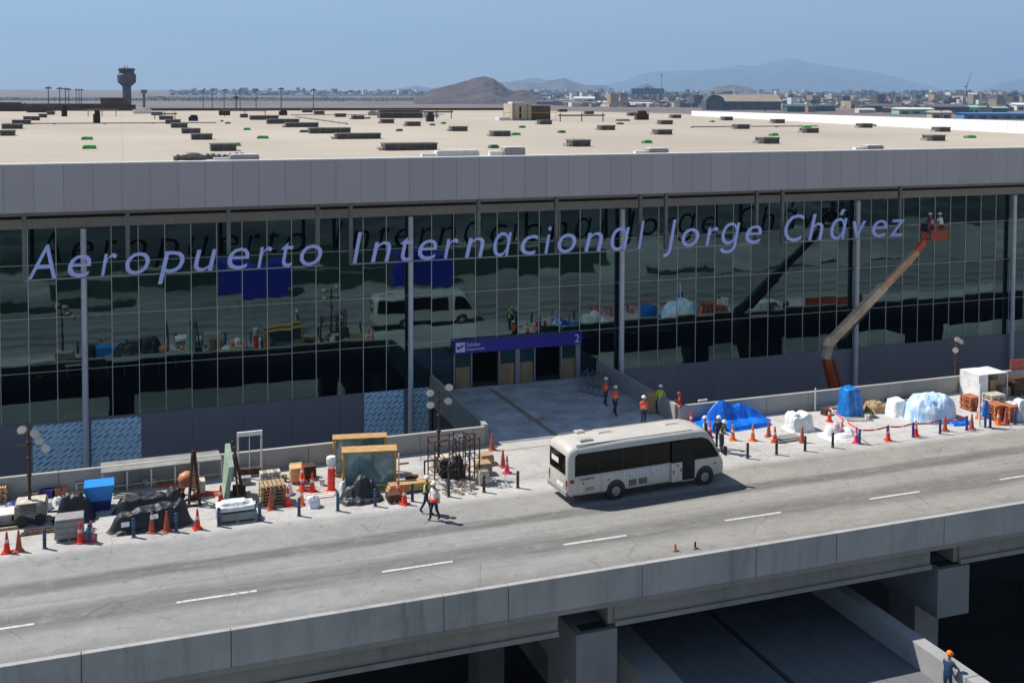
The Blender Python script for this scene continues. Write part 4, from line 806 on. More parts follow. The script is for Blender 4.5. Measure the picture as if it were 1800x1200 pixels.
for i, (x, y, w, d) in enumerate(((.9, .55, .7, .55), (2.2, 1.2, .8, .6), (5.9, 1.1, .8, .65), (1.3, 1.75, .45, .35))):
    mb = MB(); mb.box(x, x+w, y, y+d, 2.80, 2.885, 'offwhite'); mb.box(x+.08, x+w-.08, y+.05, y+.12, 2.886, 2.895, 'gengrey'); part('roof_hatch', mb, bus, bevel=.03)
mb = MB()
for x in (.5, 1.75, 4.4, 5.5, 6.98): mb.box(x-.008, x+.008, -.004, .02, .46, 1.33, 'gengrey')
mb.box(.2, 1.98, -.005, .02, .50, .515, 'gengrey'); mb.box(3.15, 5.5, -.005, .02, .50, .515, 'gengrey'); mb.box(.3, 5.5, -.005, .02, 1.325, 1.345, 'gengrey'); part('panel_seam', mb, bus)
mb = MB(); mb.box(3.15, 6.9, .0, .3, .30, .385, 'blk'); mb.box(.3, 1.95, .0, .3, .32, .385, 'blk'); part('skirt', mb, bus)
for y in (.18, BW-.22):
    mb = MB(); mb.box(.5, 6.9, y, y+.04, 2.75, 2.80, 'gengrey'); part('roof_gutter', mb, bus)
mb = MB(); mb.bar((8.2, .05, 1.9), (8.5, -.25, 1.85), .04, .04, 'blk'); mb.box(8.5, 8.6, -.4, -.18, 1.45, 1.9, 'blk'); part('mirror', mb, bus, bevel=.02)
put_text('URONAVE', .50, 2.95, .98, -.02, bus, 'signwhite'); put_text('VOLARE W9', .14, .62, 1.16, -.02, bus, 'signblue', 'model_badge')
for o_ in bus.children:
    if o_.name.startswith('model_badge'): o_.data.name = 'badge'

# =====================================================================================
# PEOPLE
# =====================================================================================
def skin_mesh(verts, edges, radii, root=0, sub=1):
    me = bpy.data.meshes.new('sk'); me.from_pydata(verts, edges, []); o = bpy.data.objects.new('sk', me); COL.objects.link(o)
    o.modifiers.new('s', 'SKIN'); sv = me.skin_vertices[0].data
    for i, r_ in enumerate(radii): sv[i].radius = (r_, r_) if not isinstance(r_, tuple) else r_
    sv[root].use_root = True
    if sub: m_ = o.modifiers.new('u', 'SUBSURF'); m_.levels = sub; m_.render_levels = sub
    bpy.context.view_layer.update(); out = bpy.data.meshes.new_from_object(o.evaluated_get(bpy.context.evaluated_depsgraph_get()))
    bpy.data.objects.remove(o); bpy.data.meshes.remove(me); return out
def person(label, loc, face, vest='hivis_o', top='navy', legs='navy', hat='helmet', pose='stand', H=1.74, hair=None, crouch=0, extra=None):
    k = H/1.75
    sw = {'walk': .17, 'stride': .24}.get(pose, .03)
    arms = {'walk': ((.14, .95, .20), (-.12, .92, .22)), 'stride': ((.2, 1.0, .16), (-.16, .95, .22)), 'stand': ((.04, .86, .24), (.05, .86, .24)), 'work': ((.38, 1.12, .14), (.36, 1.18, .14)), 'fold': ((.22, 1.14, .04), (.24, 1.10, .08)), 'phone': ((.2, 1.3, .10), (.04, .86, .24))}[pose]
    lean = .10 if pose == 'work' else .02
    V = [(0, 0, .96), (lean*.3, 0, 1.14), (lean, 0, 1.34), (lean*1.2, 0, 1.47), (lean*1.3+.01, 0, 1.56), (lean*1.4+.02, 0, 1.68)]
    Rr = [(.16, .13), (.155, .125), (.185, .13), .065, .078, .092]; Ed = [(0, 1), (1, 2), (2, 3), (3, 4), (4, 5)]
    ends = []
    for s_, (hx, hz, hy) in zip((-1, 1), arms):
        b = len(V); sh = Vector((lean, s_*.19, 1.40)); ha = Vector((hx+lean, s_*hy, hz)); el = (sh+ha)/2+Vector((-.08 if pose in ('work', 'fold', 'phone') else -.04, s_*.07, -.07 if pose in ('work', 'fold', 'phone') else 0))
        V += [tuple(sh), tuple(el), tuple(ha)]; Rr += [.07, .055, .038]; Ed += [(2, b), (b, b+1), (b+1, b+2)]
        palm = ha+(ha-el).normalized()*.07; V.append(tuple(palm)); Rr.append((.04, .022)); Ed.append((b+2, b+3)); ends.append((ha, palm, el, s_))
    for s_, off in ((-1, sw), (1, -sw)):
        b = len(V); V += [(0, s_*.095, .88), (off*.55+.05, s_*.10, .50), (off-(.05 if off < 0 else 0), s_*.10, .10+(.04 if off < -.1 else 0)), (off+.14-(.05 if off < 0 else 0), s_*.115, .04)]
        Rr += [.10, .075, .056, .045]; Ed += [(0, b), (b, b+1), (b+1, b+2), (b+2, b+3)]
    V = [tuple(c*k for c in v_) for v_ in V]
    me = skin_mesh(V, Ed, Rr); me.name = 'person_body'
    bm = bmesh.new(); bm.from_mesh(me)
    # fingers, nose, ears and eyes are welded into the same body mesh
    add = MB()
    for ha, palm, el, s_ in ends:
        ha = ha*k; palm = palm*k; d = (palm-ha).normalized(); sd = d.cross(Vector((0, 0, 1))).normalized() if abs(d.z) < .95 else Vector((1, 0, 0)); nn = d.cross(sd)
        for q, ln in enumerate((.070, .078, .074, .058)):
            a = palm+sd*(-.027+q*.018)-d*.01; m1 = a+d*ln*.55+nn*.006*s_; e = m1+d*ln*.4+nn*.022*s_
            add.cyl(a, m1, .0095, .0085, 'skin', 5); add.cyl(m1, e, .0085, .006, 'skin', 5)
        a = ha+d*.02-sd*.03; m1 = a+d*.035-sd*.03; add.cyl(a, m1, .011, .010, 'skin', 5); add.cyl(m1, m1+d*.03+nn*.01, .010, .007, 'skin', 5)
    hx = (lean*1.4+.02)*k; hz = 1.68*k
    add.ell((hx+.093*k, 0, hz-.03), .022, .014, .022, 'skin', 6, 4)
    for s_ in (-1, 1): add.ell((hx-.005, s_*.088*k, hz-.03), .02, .012, .032, 'skin', 6, 4); add.ell((hx+.08*k, s_*.032, hz-.002), .012, .013, .009, 'boots', 6, 4)
    add.box(hx+.078*k, hx+.090*k, -.025, .025, hz-.068, hz-.058, 'vred')
    order_ = ['skin', top, legs, 'boots', 'vred', 'skin']
    for m_ in ('skin', top, legs, 'boots', 'vred'): me.materials.append(MT[m_])
    for f_ in bm.faces:
        c = f_.calc_center_median(); z = c.z/k; r_ = abs(c.y)/k
        f_.material_index = 3 if z < .13 else (2 if z < .97 and r_ < .19+0 and not any((c-Vector(h[1])*k).length < .13 for h in ends) else (0 if z > 1.47 else 1))
        if any((c-Vector(h[1])*k).length < .075 for h in ends): f_.material_index = 0
        f_.smooth = True
    base = len(bm.verts); nv = [bm.verts.new(v_) for v_ in add.v]
    for f_, mi in zip(add.f, add.m):
        try: ff = bm.faces.new([nv[i] for i in f_]); ff.material_index = {'skin': 0, 'boots': 3, 'vred': 4}[add.mats[mi]]
        except Exception: pass
    bm.to_mesh(me); bm.free()
    o = bpy.data.objects.new('person', me); COL.objects.link(o); o.location = loc; o.rotation_euler = (0, 0, face); tag(o, label, 'person')
    if vest:
        VV = [(0, 0, .97), (lean*.3, 0, 1.12), (lean, 0, 1.32), (lean*1.1, 0, 1.43)]; vm = skin_mesh([tuple(c*k for c in v_) for v_ in VV], [(0, 1), (1, 2), (2, 3)], [(.18, .145), (.175, .14), (.2, .15), (.13, .09)], sub=2)
        vm.materials.append(MT[vest]); vm.materials.append(MT['refl'])
        for p_ in vm.polygons:
            z = p_.center.z/k; p_.use_smooth = True
            if 1.08 < z < 1.13 or 1.22 < z < 1.26: p_.material_index = 1
        part('vest', vm, o)
    mb = MB()
    if hat:
        c = (hx-.005, 0, hz+.035*k); pr = [(.128*k, 0), (.122*k, .04*k), (.098*k, .085*k), (.055*k, .112*k), (.012, .12*k)]
        mb.lathe(pr, hat, 14, c); mb.lathe([(.150*k, -.012), (.150*k, .0)], hat, 14, (c[0]+.02, 0, c[2])); part('helmet', mb, o, smooth=False)
    return o
def face_to(px, py, qx, qy): a = G(px, py); b = G(qx, qy); return atan2(b.y-a.y, b.x-a.x)
person('person in yellow vest and white helmet walking just ahead of the black bollards', G(749, 903), radians(-20), 'hivis_y', 'navy', 'navy', pose='stride')
p_ = person('person in white shirt with red waist jacket and white helmet walking on the carriageway', G(764, 914), radians(-160), None, 'shirtwhite', 'navy', pose='walk')
mb = MB(); mb.lathe([(.19, .88), (.21, .95), (.18, 1.04)], 'hivis_o', 12); part('waist_jacket', mb, p_, smooth=True)
person('person in orange vest, farther of two walking down the entrance bridge', G(1064, 713), radians(-70), 'hivis_o', 'hivis_o', 'navy', pose='walk')
person('person in orange vest, nearer of two walking down the entrance bridge', G(1081, 729), radians(-80), 'hivis_o', 'hivis_o', 'navy', pose='stride')
person('person in orange vest standing with folded arms behind the minibus', G(1131, 748), radians(-100), 'hivis_o', 'hivis_o', 'navy', pose='fold')
person('person in yellow-green vest and light jeans leaning on a brown box by the bridge wall', G(1161, 727), radians(-130), 'hivis_y', 'hivis_y', 'jean', pose='stand')
person('person in dark red top and red cap standing at the end of the bridge wall', G(1195, 742), radians(160), None, 'vred', 'navy', 'helmetr', pose='phone')
person('person in dark jacket and white helmet standing in front of the blue tarpaulin', G(1263, 787), radians(-120), None, 'navy', 'navy', pose='stand')
person('person carrying a bright yellow-green vest beside the nose of the minibus', G(1268, 795), radians(-60), 'hivis_y', 'navy', 'navy', pose='work')
person('person in yellow vest and white helmet half hidden behind the minibus nose', G(1240, 788), radians(150), 'hivis_y', 'navy', 'navy', pose='stand')
person('person in navy overalls with silver bands and orange helmet at the lower ramp wall', G(1665, 1226, -4.0), radians(25), None, 'bollblue', 'bollblue', 'helmeto', pose='work')

# =====================================================================================
# CONES, BOLLARDS, TAPE
# =====================================================================================
def cone_obj(m, H=.9):
    mb = MB(); mb.box(-.2, .2, -.2, .2, 0, .05, m); mb.lathe([(.15, .05), (.135, .12), (.055, H*.82), (.035, H)], m, 12); t = bpy.data.objects.new('traffic_cone', mb.mesh('traffic_cone')); 
    b2 = MB(); f = lambda z: .135+(z-.12)/(H*.82-.12)*(.055-.135)+.004
    b2.lathe([(f(H*.5), H*.5), (f(H*.66), H*.66)], 'refl' if m != 'faded' else 'faded', 12); return t, b2.mesh('reflective_band')
CP = {}
def cone(px, py, m, lab, H=.9, Z=0, tilt=0):
    key = (m, H)
    if key not in CP: CP[key] = cone_obj(m, H); o = CP[key][0]
    else: o = CP[key][0].copy()
    COL.objects.link(o); o.location = G(px, py, Z); o.rotation_euler = (0, tilt, rnd.random()*3)
    b = bpy.data.objects.new('reflective_band', CP[key][1]); COL.objects.link(b); b.parent = o
    tag(o, lab, 'traffic cone', 'traffic cones along the storage areas')
for a in [(12, 971, 'red', 'bright red traffic cone at the far left of the kerb line'), (33, 968, 'faded', 'faded brownish traffic cone beside the leftmost red cone'),
 (141, 953, 'red', 'bright red traffic cone in front of the grey crate'), (160, 951, 'pink', 'pinkish traffic cone half behind a blue bollard near the grey crate'),
 (267, 935, 'faded', 'left faded cone of the pair in front of the long black bundle'), (293, 933, 'faded', 'right faded cone of the pair in front of the long black bundle'),
 (347, 929, 'red', 'bright red traffic cone at the right end of the long black bundle'), (388, 885, 'red', 'small red traffic cone behind the wrapped slabs'),
 (476, 894, 'faded', 'dull brown traffic cone left of the timber pallets'), (506, 888, 'red', 'red traffic cone in front of the white sack'),
 (530, 887, 'orange', 'orange traffic cone behind the fourth blue bollard'), (531, 862, 'red', 'red traffic cone beside the dark box, left of two'), (549, 863, 'red', 'red traffic cone right of the dark box'),
 (700, 872, 'orange', 'orange cone standing on the small dark crate'), (711, 886, 'red', 'red traffic cone at the right of the small dark crate'), (865, 790, 'faded', 'faded red cone standing at the end of the left bridge wall'), (884, 820, 'faded', 'faded red cone, left of two near the bridge mouth'), (891, 831, 'pink', 'light red cone, right of two near the bridge mouth'),
 (1178, 735, 'faded', 'dull red cone at the foot of the right bridge wall'), (1215, 749, 'red', 'red cone at the left end of the blue tarpaulin'), (1248, 768, 'red', 'red cone between the minibus nose and the blue tarpaulin'),
 (1288, 773, 'orange', 'clean orange cone, first right of the standing workers'), (1323, 774, 'orange', 'orange cone, second right of the standing workers'), (1351, 767, 'faded', 'dull red cone behind the row, near the low slab'), (1362, 777, 'red', 'red cone left of the low slab'), (1410, 777, 'faded', 'dull red cone right of the low slab'),
 (1458, 741, 'red', 'red cone at the back corner of the red tape'), (1480, 768, 'pink', 'light red cone on the pile of red and white sacks'), (1505, 778, 'pink', 'light red cone beside the first taped bollard'), (1561, 774, 'red', 'red cone beside the second taped bollard'), (1610, 766, 'red', 'red cone beside the third taped bollard'), (1661, 757, 'faded', 'dull red cone in front of the white dome'), (1708, 754, 'faded', 'red cone at the right end of the tape'), (1720, 735, 'orange', 'orange cone beside the blue sign stand'), (1755, 746, 'orange', 'orange cone in front of the orange crates'), (1768, 745, 'faded', 'dull cone right of the orange cone by the orange crates')]: cone(*a)
cone(531, 845, 'orange', 'orange cone tipped over on top of the red cones', .8, .3, .3)
bp = {}
def bollard(px, py, m, lab):
    if m not in bp:
        mb = MB(); mb.cyl((0, 0, 0), (0, 0, .82), .075, .075, m, 12); mb.ell((0, 0, .82), .075, .075, .03, m, 12, 4); mb.cyl((0, 0, 0), (0, 0, .02), .13, .13, 'gengrey', 12); o = bpy.data.objects.new('bollard', mb.mesh('bollard', False))
        b2 = MB()
        if m == 'bollblue':
            for z in (.52, .66): b2.cyl((0, 0, z), (0, 0, z+.035), .079, .079, 'skipblue', 12)
        else:
            b2.cyl((0, 0, .66), (0, 0, .68), .078, .078, 'gengrey', 12)
        bp[m] = (o, b2.mesh('band'))
    else: o = bp[m][0].copy()
    COL.objects.link(o); c = G(px, py); o.location = (c.x, 49.45, 0); b = bpy.data.objects.new('band', bp[m][1]); COL.objects.link(b); b.parent = o
    tag(o, lab, 'bollard', 'bollards along the apron kerb line')
bl = [(78, 966), (157, 955), (235, 943), (310, 935), (385, 926), (457, 917), (526, 907), (594, 898), (660, 890), (725, 881), (789, 873), (850, 864), (910, 857)]
for i, (x, y) in enumerate(bl):
    m = 'bollblue' if i < 9 else 'blk'; bollard(x, y, m, ('dark blue bollard with pale rings, %s from the left edge' % ORD[i+1]) if i < 9 else 'plain black bollard left of the minibus, %s of four' % ORD[i-8])
for i, (x, y) in enumerate([(1315, 806), (1365, 799), (1414, 792), (1463, 786)]): bollard(x, y, 'blk', 'plain black bollard right of the minibus, %s of four' % ORD[i+1])
tp = [(1510, 780), (1558, 773), (1602, 767), (1647, 760), (1691, 753), (1733, 748), (1775, 742)]
for i, (x, y) in enumerate(tp): bollard(x, y, 'bluer', 'blue wrapped bollard by the red tape, %s from its left end' % ORD[i+1])
mb = MB(); pts = [G(1458, 741)+Vector((0, 0, .85)), G(1463, 737)+Vector((.1, 0, .9))]+[Vector((G(x, y).x, 49.45, .80)) for x, y in tp[:5]]
pts = [pts[0]]+pts[2:]
for a, b in zip(pts, pts[1:]):
    for k_ in range(8):
        f = lambda t: a.lerp(b, t)+Vector((0, 0, -.10*sin(pi*t))); mb.bar(f(k_/8), f((k_+1)/8), .012, .09, 'tape' if (k_ % 4) else 'refl')
single('barrier_tape', mb, 'red and white barrier tape strung between the blue wrapped bollards', 'tape')

# =====================================================================================
# STORED MATERIALS
# =====================================================================================
SOFT = .42
def heap(w, d, h, m, seed, p=2.2, fold=.12, n=34, flat=1.0, skew=0, peaks=None, boxes=None, soft=.42):
    vs = []; fs = []
    for i in range(n+1):
        for j in range(n+1):
            a, b = 2*i/n-1, 2*j/n-1
            # square grid mapped to a rounded outline
            x, y = a*sqrt(1-b*b*.32), b*sqrt(1-a*a*.32)
            e = 1+.10*noise.noise(Vector((a*2.3+seed, b*2.3, 1)))
            r_ = (abs(a)**p+abs(b)**p)
            z = max(0, 1-r_*.98)**(.42*flat) if r_ < 1 else 0
            rid = 1-abs(noise.noise(Vector((a*2.6+seed, b*2.6, seed))))*2; rid2 = 1-abs(noise.noise(Vector((a*6+seed, b*6, seed+3))))*2; lum = noise.noise(Vector((a*1.3+seed*2, b*1.3, seed)))
            zz = z*h*(1+.28*lum)+(rid*fold+rid2*fold*.5)*h*min(1, z*2)*.9
            if boxes:
                z = 0.
                for bx, by, bw, bd, bh in boxes:
                    fx = min(1, max(0, (bw+.14-abs(a-bx))/soft)); fy = min(1, max(0, (bd+.1-abs(b-by))/soft)); f_ = fx*fy; f_ = f_*f_*(3-2*f_); z += (bh*f_)**5
                z = z**.2; edge = min(1, (1-max(abs(a), abs(b)))/.14); sag = max(0, 1-max(abs(a), abs(b)))**.5*.30*edge
                fold1 = 1-abs(noise.noise(Vector((a*4+seed, b*1.0, seed))))*2.2; fold2 = 1-abs(noise.noise(Vector(((a+b)*2.2+seed, (a-b)*1.6, seed+3))))*2
                zz = h*(max(z, sag)*edge+fold*(.10*fold1+.10*fold2)*edge*(.6+.4*z)+.05*lum*edge)
            if peaks:
                g = max(pk[2]*exp(-((a-pk[0])/pk[3])**2-((b-pk[1])/.8)**2) for pk in peaks); zz = zz*(.35+.65*g)
            vs.append((x*w/2*e+skew*zz, y*d/2*e, max(0.01*z, zz)))
    for i in range(n):
        for j in range(n): a = i*(n+1)+j; fs.append((a, a+n+1, a+n+2, a+1))
    mz = max(v_[2] for v_ in vs); vs = [(x, y, z/mz*h) for x, y, z in vs]
    mb = MB(); mb.add(vs, fs, m); return mb
def H_of(px, ptop, Y): return G(px, ptop, Y=Y).z
def place(x0, x1, yb, ytop, dep):
    a = G(x0, yb); b = G(x1, yb); c = G((x0+x1)/2, yb); Y = c.y
    return Vector(((a.x+b.x)/2, Y+dep/2, 0)), b.x-a.x, max(.15, H_of((x0+x1)/2, ytop, Y+dep*.5))
def tarp(x0, x1, yb, ytop, dep, m, lab, seed, cat='tarpaulin', name='tarpaulin_heap', rz=0, **k):
    c, w, h = place(x0, x1, yb, ytop, dep); return single(name, heap(w, dep, h, m, seed, **k), lab, cat, c, rz, smooth=True)
# --- left strip
t_ = tarp(188, 342, 936, 885, 1.5, 'tarpblack', 'front one of two long black plastic wrapped bundles behind the cones', 2, 'bundle', 'wrapped_bundle', fold=.5, p=6, rz=.06, n=54, boxes=((-.5, 0, .45, .75, .72), (-.1, .05, .4, .8, .85), (.35, 0, .4, .8, .88), (.72, .05, .26, .82, 1.0)))
mb = MB(); mb.box(-1.15, -.85, -.77, -.74, .55, .72, 'white'); mb.box(-.25, .05, -.6, -.57, .82, .98, 'white'); 
for q, (x, z) in enumerate(((-1.1, .55), (.1, .72))):
    mb = MB(); mb.box(x-.17, x+.17, -.80, -.785, z-.1, z+.1, 'white', R=Matrix.Rotation(-.6, 3, 'X')); part('label_sheet', mb, t_)
tarp(198, 332, 904, 862, 1.6, 'tarpblack', 'rear one of two long black plastic wrapped bundles by the trestle', 8, 'bundle', 'wrapped_bundle', fold=.5, p=6, rz=.06, n=54, boxes=((-.5, 0, .45, .8, .85), (.1, .0, .5, .8, .82), (.65, .05, .3, .82, 1.0)))
tarp(90, 168, 922, 866, 1.6, 'tarpblack', 'rounded black tarpaulin over a crate behind the grey crate', 14, 'tarpaulin', fold=.5, p=4, n=44, soft=.5, boxes=((-.1, 0, .7, .75, 1.0), (.5, 0, .4, .6, .75)))
tarp(598, 682, 888, 836, 1.7, 'tarpblack', 'shiny black tarpaulin heap in front of the glass crates', 21, 'tarpaulin', fold=.5, p=3, n=48, soft=.6, boxes=((-.45, 0, .5, .6, .6), (0.1, .1, .6, .7, 1.0), (.5, 0, .4, .7, .85)))
def box_on(x0, x1, yb, ytop, dep, m, lab, name, cat, rz=0, details=True, m2=None, bev=.02, Z=0):
    a = G(x0, yb, Z); b = G(x1, yb, Z); Y = (a.y+b.y)/2; w = b.x-a.x; h = max(.12, H_of((x0+x1)/2, ytop, Y+dep*.0)-Z); 
    t = thing(name, lab, cat, ((a.x+b.x)/2, Y+dep/2, Z), rz); return t, w, h
def crate(x0, x1, yb, ytop, dep, m, lab, name='crate', cat='crate', slats=4, rz=0, Z=0, lid=None):
    t, w, h = box_on(x0, x1, yb, ytop, dep, m, lab, name, cat, rz, Z=Z)
    if cat in ('pallets', 'pallet') or m == 'mixer':
        nl = max(2, int(round(h/.15))); rg_ = random.Random(int(x0)); lh = h/nl
        for k_ in range(nl):
            mb = MB(); ox = rg_.uniform(-.04, .04); oy = rg_.uniform(-.04, .04); z_ = k_*lh
            for q_ in range(6): xx = -w/2+w*q_/6; mb.box(xx+ox+.01, xx+w/6*.78+ox, -dep/2+oy, dep/2+oy, z_+lh*.72, z_+lh*.93, m)
            for yy in (-dep/2, -.05, dep/2-.1): mb.box(-w/2+ox, w/2+ox, yy+oy, yy+.1+oy, z_+lh*.55, z_+lh*.72, m)
            for xx in (-w/2, -.06, w/2-.12):
                for yy in (-dep/2, dep/2-.1): mb.box(xx+ox, xx+.12+ox, yy+oy, yy+.1+oy, z_+lh*.02, z_+lh*.55, m)
            part('pallet', mb, t)
        return t, w, h
    mb = MB(); mb.box(-w/2, w/2, -dep/2, dep/2, .08, h, m); part('body', mb, t, bevel=.02)
    mb = MB()
    for i in range(slats): z = .12+(h-.16)*i/max(1, slats); mb.box(-w/2-.02, w/2+.02, -dep/2-.025, -dep/2-.003, z, z+(h-.1)/slats*.7, lid or m)
    part('slats', mb, t); mb = MB()
    for x in (-w*.4, 0, w*.4): mb.box(x-.05, x+.05, -dep/2, dep/2, 0, .08, 'wood')
    part('skid', mb, t); return t, w, h
# generator with light mast
def light_tower(px, py, ptop, gx0, gx1, gyb, gtop, lab, hm, body='gen', scale=1.0, base_y=None):
    a = G(gx0, gyb); b = G(gx1, gyb); w = b.x-a.x; Y = (a.y+b.y)/2; dep = 1.1; h = H_of((gx0+gx1)/2, gtop, Y+.2)
    base = Vector(((a.x+b.x)/2, Y+dep/2, 0)); t = thing('light_tower', lab, 'light tower', base)
    mb = MB(); z0 = .35; mb.box(-w/2, w/2, -dep/2, dep/2, z0, h*.92, body); mb.box(-w/2+.06, w/2-.06, -dep/2+.06, dep/2-.06, h*.92, h, 'paleboard'); g = part('generator', mb, t, bevel=.05)
    mb = MB(); mb.box(-w*.35, w*.2, -dep/2-.01, -dep/2, z0+.15, h*.7, 'gengrey')
    for q in range(5): mb.box(-w*.33, w*.18, -dep/2-.018, -dep/2-.011, z0+.2+q*.09, z0+.24+q*.09, 'blk')
    part('louvre', mb, g)
    for x in (-w*.28, w*.28):
        for y in (-dep/2-.02, dep/2+.02): mb = MB(); mb.cyl((x, y-.08, .25), (x, y+.08, .25), .25, .25, 'black', 14); part('wheel', mb, t)
    mb = MB(); mb.bar((w/2, 0, .35), (w/2+.9, 0, .3), .07, .07, 'blk'); mb.cyl((w/2+.7, 0, .3), (w/2+.7, 0, 0), .04, .04, 'blk', 6); part('towbar', mb, t)
    mx = G(px, py, Y=base.y).x-base.x; top = H_of(px, ptop, base.y)
    mb = MB(); mb.cyl((mx, 0, .4), (mx, 0, top*.5), .07, .07, 'rust', 8); mb.cyl((mx, 0, top*.45), (mx, 0, top-.1), .05, .05, 'rust', 8)
    for z in (top*.33, top*.5, top*.68, top*.85): mb.box(mx-.10, mx+.10, -.09, .09, z-.04, z+.04, 'rust')
    mb.bar((mx-.55, -.1, top-.25), (mx+.55, .1, top-.25), .05, .05, 'rust'); mb.bar((mx-.5, -.1, top-.75), (mx+.5, .1, top-.75), .05, .05, 'rust'); part('mast', mb, t)
    for dx, dz, ang in hm:
        mb = MB(); q = Matrix.Rotation(ang, 3, 'Y') @ Matrix.Rotation(-.5, 3, 'X'); c = Vector((mx+dx, -.12, top-.25+dz))
        n = 12; vs = []
        for r_, yy in ((.08, .16), (.19, .02), (.21, -.08)):
            for i in range(n): vs.append(c+q @ Vector((r_*cos(2*pi*i/n), yy, r_*.85*sin(2*pi*i/n))))
        mb.add(vs, [tuple(range(n)), ]+[(k_*n+i, (k_+1)*n+i, (k_+1)*n+(i+1) % n, k_*n+(i+1) % n) for k_ in range(2) for i in range(n)], 'lamp'); mb.add(vs[2*n:], [tuple(range(n))[::-1]], 'lamplens'); part('lamp', mb, t)
    return t
light_tower(52, 880, 752, 26, 82, 924, 882, 'beige generator light tower at the far left with lamps drooping to one side', ((-.25, .22, -.3), (.25, .0, .3), (.42, -.35, .6), (.68, -.72, .9)))
light_tower(771, 800, 680, 772, 800, 838, 806, 'light tower with four round lamps beside the scaffold frames', ((-.5, -.0, 0), (.5, .2, 0), (-.48, -.62, 0), (.45, -.5, .2)), body='blk')
light_tower(1680, 660, 595, 1640, 1697, 690, 668, 'far light tower on a pale roofed generator behind the white dome', ((-.05, .2, 0), (.22, .05, .3), (-.2, -.5, -.6)), body='blk')
crate(97, 147, 950, 912, .9, 'gengrey', 'grey slatted plastic crate in front of the black tarpaulin', slats=3)
t, w, h = box_on(150, 199, 900, 855, 1.1, 'skipblue', 'two-tone blue skip bin flaring towards its open top', 'skip_bin', 'skip')
mb = MB(); 
def frust(mb, w0, d0, z0, w1, d1, z1, m): mb.add([(-w0, -d0, z0), (w0, -d0, z0), (w0, d0, z0), (-w0, d0, z0), (-w1, -d1, z1), (w1, -d1, z1), (w1, d1, z1), (-w1, d1, z1)], [(0, 1, 5, 4), (1, 2, 6, 5), (2, 3, 7, 6), (3, 0, 4, 7), (0, 3, 2, 1), (4, 5, 6, 7)], m)
frust(mb, w*.38, .40, .02, w*.45, .48, h*.42, 'skipdark'); part('lower_shell', mb, t); mb = MB(); frust(mb, w*.45, .48, h*.42, w*.54, .58, h, 'skipblue'); part('upper_shell', mb, t); mb = MB(); mb.box(-w*.56, w*.56, -.60, -.56, h-.06, h+.02, 'skipblue'); part('rim', mb, t)
# slabs at far left
t = thing('board_stack', 'stack of white boards lying at the left edge beside the generator', 'board stack', G(8, 925)+Vector((0, .4, 0))); mb = MB(); mb.box(-1.2, .45, -.5, .5, .12, .22, 'lgrey'); mb.box(-1.1, .3, -.45, .45, .22, .5, 'gengrey'); mb.box(-1.15, .4, -.5, .5, .5, .56, 'whitecloth'); part('boards', mb, t); mb = MB(); mb.box(-1.2, .6, -.9, -.8, 0, .12, 'tan'); part('beam', mb, t)
crate(-14, 12, 884, 857, .7, 'wood', 'yellow timber pallet stack at the left edge by the wall', 'pallet_stack', 'pallets', 3)
for i, (x0, x1, yb, yt, m, lab) in enumerate(((70, 92, 897, 880, 'bag', 'white sack behind the beige generator'), (8, 32, 893, 882, 'skipdark', 'dark blue sack left of the beige generator'), (32, 58, 884, 872, 'hangarroof', 'olive sack against the left mast'), (92, 110, 888, 872, 'bag', 'crumpled white sack left of the black tarpaulin'), (490, 517, 872, 849, 'tarpwhite', 'white sack lying on the timber pallets'), (538, 566, 894, 868, 'tarpwhite', 'white plastic sack on the ground right of the cones'), (597, 612, 876, 843, 'bag', 'upright white sack at the left of the black tarpaulin heap'), (785, 822, 842, 800, 'tarpblack', 'black lumpy heap under the scaffold frames'), (759, 782, 830, 795, 'paleboard', 'pale sack behind the scaffold mast'), (783, 803, 818, 793, 'paleboard', 'pale rounded sack behind the black heap'))):
    tarp(x0, x1, yb, yt, .6, m, lab, 30+i, 'sack', 'sack', n=18, fold=.2)
# trestle platform along the wall
def trestle(p0, p1, yb0, yb1, top0, dep, lab, m='lgrey', nleg=5):
    a = G(p0, yb0); b = G(p1, yb1); ang = atan2(b.y-a.y, b.x-a.x); L = (b-a).length; h = H_of(p0, top0, a.y); t = thing('trestle_table', lab, 'trestle table', a, ang, 'trestle tables along the wall')
    mb = MB(); mb.box(0, L, 0, dep, h-.07, h, m)
    part('top', mb, t)
    for i in range(nleg):
        x = L*(i+.03)/(nleg-.94)
        for y in (.04, dep-.08): mb = MB(); mb.box(x, x+.07, y, y+.07, 0, h-.07, 'whitecloth'); part('leg', mb, t)
    mb = MB(); mb.box(0, L, .05, .10, .25, .30, 'paleboard'); part('stretcher', mb, t)
trestle(178, 390, 868, 842, 831, 1.6, 'long grey panel topped trestle with pale legs along the wall', nleg=6)
trestle(75, 122, 868, 864, 838, .5, 'small pale topped trestle left of the long one', 'paleboard', 2)
trestle(132, 172, 866, 862, 849, .4, 'low pale trestle with tools on top, behind the blue skip', 'paleboard', 2)
